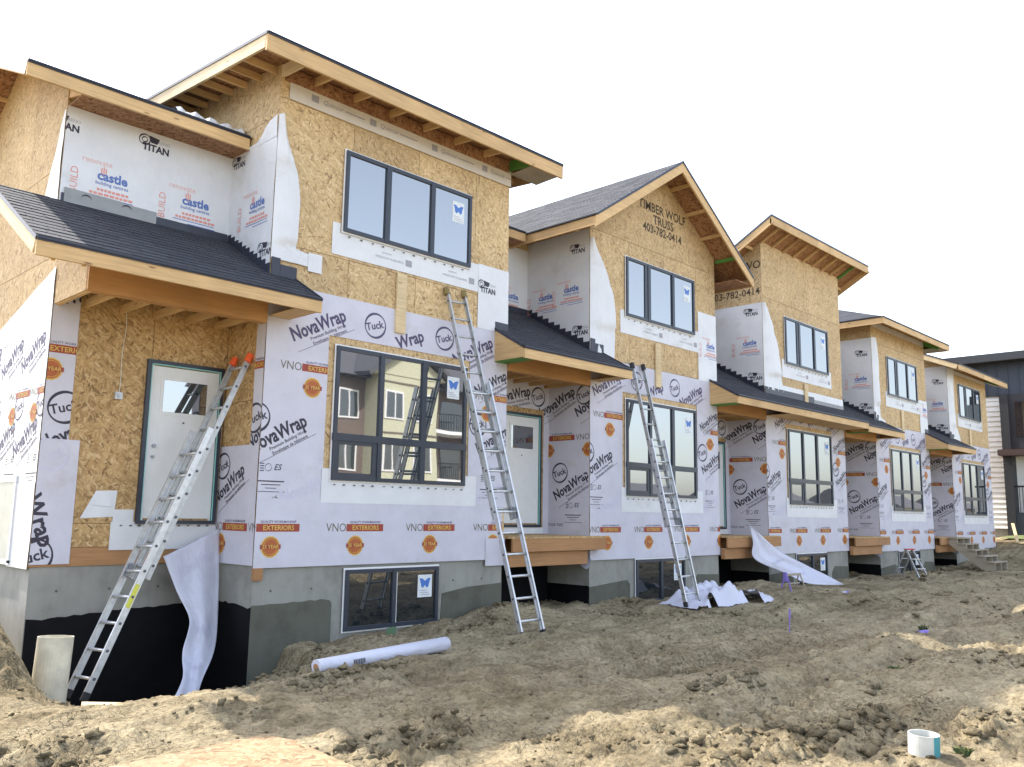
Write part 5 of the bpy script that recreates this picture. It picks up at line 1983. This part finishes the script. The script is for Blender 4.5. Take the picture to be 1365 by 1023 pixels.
steps(PITCHW * 4 - 2.6, PITCHW * 4 - 1.2, -.22, 1.03, 5, 'weathered wooden steps rising to the porch of the last townhouse')

# small purple scraps of survey flagging
for (x, y, lab) in ((5.1, -4.0, 'purple ribbon stake standing alone in the middle of the dirt'), (7.4, -5.0, 'purple scrap of plastic beside a sparse weed clump'),
                    (11.6, -2.0, 'flat purple and white scrap lying just past the sawhorse')):
    z = gz(x, y)
    mb = MB()
    if x == 5.1:
        mb.tube((0, 0, -.06), (.01, 0, .34), .008, 'purple', 6)
        mb.prism([(0.0, 0, .22), (.05, .0, .20), (.045, 0, .33), (0.01, 0, .34)], (0, .003, 0), 'purple')
    else:
        mb.prism([(-.12, -.04, .03), (.02, -.07, .02), (.14, .0, .05), (.05, .08, .03), (-.08, .05, .06)], (0, 0, .006), 'purple' if x < 9 else 'wrap_loose')
        mb.prism([(-.05, -.09, .02), (.08, -.08, .05), (.06, -.02, .06)], (0, 0, .006), 'purple')
    o = mb.build('survey_flag' if x == 5.1 else 'plastic_scrap'); o.location = (x, y, z)
    tag(o, lab, 'flag' if x == 5.1 else 'scrap')

# small weeds in the dirt
def weed(x, y, s, lab):
    mb = MB()
    rd = random.Random(int(x * 100))
    for i in range(46):
        a = rd.uniform(0, 6.28); l = s * rd.uniform(.4, 1); lean = rd.uniform(.2, 1.1)
        p = Vector((rd.uniform(-.4, .4) * s, rd.uniform(-.4, .4) * s, 0))
        q = p + Vector((math.cos(a) * l * lean, math.sin(a) * l * lean, l * .8))
        sd = Vector((-math.sin(a), math.cos(a), 0)) * .008
        mb.poly([p - sd, p + sd, (p + q) / 2 + sd * .9 + Vector((0, 0, .02)), q, (p + q) / 2 - sd * .9 + Vector((0, 0, .02))], 'grass' if rd.random() > .4 else 'foliage')
    o = mb.build('weed'); o.location = (x, y, gz(x, y) - .01)
    tag(o, lab, 'weed', 'weeds in the dirt')


weed(3.3, -6.1, .09, 'small green weed in the dirt left of the white pipe')
weed(7.7, -4.9, .13, 'sparse weed clump beside the purple scrap')
weed(.05, -7.80, .07, 'tiny weed growing against the white pipe')

# ------------------------------------------------------------------ next building to the right
def neighbour():
    X = 33.0
    root = empty('neighbour_house', (X, 0, .9), 'finished neighbouring house with white lap siding and charcoal upper storey past the last townhouse', 'house')
    def loc(mb, name, par=root, label=None):
        mb.v = [(a - X, b, c - .9) for a, b, c in mb.v]
        return mb.build(name, par, label=label)
    mb = MB(); mb.box(X + .05, X + 11, -1.4, 11, .4, 1.3, 'concrete'); loc(mb, 'foundation_wall')
    mb = MB(); mb.box(X + .04, X + 11, -1.5, 11, 1.3, 6.75, 'siding_white'); mb.box(X - .1, X + 11, -1.4, 11.0, 6.75, 8.25, 'charcoal'); wl = loc(mb, 'wall')
    z = 1.3
    while z < 6.72:      # lap siding
        mb = MB(); mb.prism([(X + .02, .22, z), (X - .03, .22, z), (X + .012, .22, z + .208), (X + .03, .22, z + .208)], (0, 8.5, 0), 'siding_white'); loc(mb, 'siding_board')
        z += .21
    for i in range(30):   # board and batten above
        y = -1.3 + .41 * i
        mb = MB(); mb.box(X - .125, X - .1, y, y + .045, 6.76, 8.2, 'charcoal'); loc(mb, 'batten')
    # projecting charcoal entrance bay towards the street
    mb = MB()
    mb.box(X - .5, X + 8, -1.4, -.10, 4.5, 6.75, 'charcoal_dark'); mb.box(X - .55, X + 8, -.12, .20, .9, 6.75, 'charcoal_dark')
    mb.box(X - .5, X + 8, -1.4, -.12, .9, 1.95, 'charcoal')
    loc(mb, 'entrance_bay')
    mb = MB(); mb.box(X - .9, X + 8, -1.4, .30, 4.22, 4.46, 'soffit_brown'); loc(mb, 'porch_roof')
    mb = MB(); mb.box(X + 1.0, X + 1.05, -1.4, -.12, 1.95, 4.2, 'siding_white'); loc(mb, 'porch_wall')
    dm = MB(); dm.box(X + .96, X + .99, -1.4, -.5, 1.95, 4.0, 'charcoal_dark'); loc(dm, 'door')
    mb = MB(); mb.box(X - .5, X - .45, -1.4, -.12, 2.95, 3.02, 'black'); rl = loc(mb, 'railing')
    for i in range(9):
        mb = MB(); mb.box(X - .485, X - .465, -.3 - .12 * i, -.28 - .12 * i, 1.95, 2.95, 'black'); mb.v = [(a - X, b, c - .9) for a, b, c in mb.v]; mb.build('baluster', rl)
    wn = MB(); wn.box(X - .53, X - .50, -1.6, -.35, 5.0, 6.4, 'glass_dark'); loc(wn, 'window')
    mb = MB()
    mb.prism([(X - .75, -1.9, 8.22), (X - .75, 11.4, 8.22), (X + 4.5, 11.4, 8.5), (X + 4.5, -1.9, 8.5)], (0, 0, .2), 'roof_grey')
    mb.prism([(X + 11.7, 11.4, 8.22), (X + 11.7, -1.9, 8.22), (X + 4.5, -1.9, 8.5), (X + 4.5, 11.4, 8.5)], (0, 0, .2), 'roof_grey')
    rf = loc(mb, 'roof')
    mb = MB(); mb.box(X - .80, X - .74, -1.9, 11.4, 8.12, 8.44, 'charcoal_dark'); mb.v = [(a - X, b, c - .9) for a, b, c in mb.v]; mb.build('fascia_board', rf)
    mb = MB(); mb.box(X - .74, X - .1, -1.9, 11.4, 8.12, 8.16, 'charcoal_dark'); mb.v = [(a - X, b, c - .9) for a, b, c in mb.v]; mb.build('soffit_board', rf)


neighbour()
# strip of grass on the bank in front of it
mb = MB()
n = 30
for i in range(n):
    for j in range(6):
        q = []
        for a, b in ((i, j), (i + 1, j), (i + 1, j + 1), (i, j + 1)):
            x, y = 31.2 + 14 * a / n, -4.5 + 4.6 * b / 6 + .2 * math.sin(a * 1.3)
            q.append((x, y, max(gz(x, y), gz(x + .1, y)) + .10 + .03 * math.sin(a * 2.2 + b)))
        mb.poly(q, 'grass')
o = mb.build('grass_strip'); tag(o, 'strip of grass on the bank before the finished house', 'grass', kind='stuff')
# timber offcuts at the house corner
for i, (x, y, z, q, lab) in enumerate(((30.9, -.5, 1.12, (R(3), R(-30), R(20)), 'pale timber offcut propped on the bank by the white siding'),
                                       (30.5, -.9, .86, (0, R(8), R(70)), 'yellowish timber offcut lying flat on the bank by the white siding'))):
    mb = MB(); mb.beam((-.7, 0, 0), (.7, 0, 0), .05, .1, 'lumber_light', (0, 1, 0))
    o = mb.build('timber_offcut'); o.location = (x, y, z + .05); o.rotation_euler = q
    tag(o, lab, 'timber')

# ------------------------------------------------------------------ across the street (mirrored in the glass)
def apartment(x, y, wd, label):
    root = empty('apartment_building', (x, y, 0), label, 'building')
    H = 9.6
    mb = MB()
    mb.box(0, 5, -10, 0, 0, H, 'stucco_taupe'); mb.box(5, 9.6, -10, 1.4, 0, H + .2, 'stucco_cream')
    mb.box(9.6, 14.4, -10, -.6, 0, H, 'stucco_taupe'); mb.box(14.4, wd, -10, .2, 0, H, 'stucco_cream')
    mb.build('wall', root)
    rf = MB()
    rf.prism([(-.6, -10.6, H), (-.6, .7, H), (-.6, -5, H + 3.0)], (wd + 1.2, 0, 0), 'roof_grey')
    ro = rf.build('roof', root)
    g = MB(); g.prism([(4.4, 1.45, H + .2), (10.2, 1.45, H + .2), (7.3, 1.45, H + 2.2)], (0, -6, 0), 'stucco_cream')
    g.build('gable', ro)
    g = MB()
    for s_ in (-1, 1):
        g.prism([(7.3 + s_ * 3.4, 2.0, H - .05), (7.3, 2.0, H + 2.3), (7.3, 2.0, H + 2.6), (7.3 + s_ * 3.5, 2.0, H + .2)], (0, -6.5, 0), 'roof_grey')
    g.build('gable_roof', ro)
    for fl in range(3):
        z = .9 + 3.1 * fl
        for (cx, Y) in ((1.4, 0), (3.7, 0), (6.1, 1.4), (8.4, 1.4), (16.4, .2)):
            if cx > wd - 1: continue
            m_ = MB(); m_.box(cx - .75, cx + .75, Y, Y + .07, z, z + 1.75, 'vinyl_white'); wo = m_.build('window', root)
            for s_ in (-1, 1):
                p_ = MB(); p_.box(cx + s_ * .34 - .29, cx + s_ * .34 + .29, Y + .071, Y + .08, z + .1, z + 1.65, 'glass_dark'); p_.build('pane', wo)
        m_ = MB(); m_.box(9.7, 14.3, -.6, 1.3, z - .55, z - .32, 'vinyl_white'); bo = m_.build('balcony', root)
        for i in range(24):
            b_ = MB(); b_.box(9.75 + .19 * i, 9.78 + .19 * i, 1.24, 1.27, z - .32, z + .70, 'black'); b_.build('baluster', bo)
        b_ = MB(); b_.box(9.7, 14.3, 1.22, 1.29, z + .70, z + .76, 'black'); b_.build('handrail', bo)
        d_ = MB(); d_.box(10.2, 11.0, -.6, -.56, z + .2, z + 1.6, 'vinyl_white'); d_.build('window_trim', root)
        d_ = MB(); d_.box(11.6, 13.4, -.6, -.55, z - .3, z + 1.8, 'glass_dark'); d_.build('balcony_door', root)
        b_ = MB(); b_.box(4.95, 9.65, 1.4, 1.44, z + 2.2, z + 2.3, 'stucco_taupe'); b_.build('floor_band', root)
    return root


apartment(19.6, -33.0, 19, 'cream and taupe three storey apartment building across the street, mirrored in the first large window')


def far_house(x, y, s, mat, label):
    root = empty('far_house', (x, y, 0), label, 'house', 'houses across the street')
    mb = MB(); mb.box(-5 * s, 5 * s, -4, 4, 0, 3.4 * s, mat); mb.build('wall', root)
    mb = MB(); mb.prism([(-5.5 * s, -4.6, 3.4 * s), (-5.5 * s, 4.6, 3.4 * s), (-5.5 * s, 0, 5.6 * s)], (11 * s, 0, 0), 'roof_grey'); mb.build('roof', root)
    for cx in (-2.6, 2.4):
        m_ = MB(); m_.box(cx * s - .8, cx * s + .8, 4, 4.06, 1.0, 2.4, 'vinyl_white'); wo = m_.build('window', root)
        p_ = MB(); p_.box(cx * s - .7, cx * s + .7, 4.061, 4.07, 1.1, 2.3, 'glass_dark'); p_.build('pane', wo)


for i, (x, y, s, mt_) in enumerate(((70, -46, .9, 'stucco_taupe'), (88, -44, 1.0, 'stucco_cream'), (104, -47, .9, 'siding_white'), (122, -45, 1.05, 'stucco_taupe'), (142, -46, 1.0, 'stucco_cream'), (164, -45, 1.1, 'stucco_taupe'))):
    far_house(x, y, s, mt_, ('brown', 'cream', 'white sided', 'broad brown', 'wide cream', 'largest brown')[i] + ' house with grey gable roof far along the opposite side of the street')
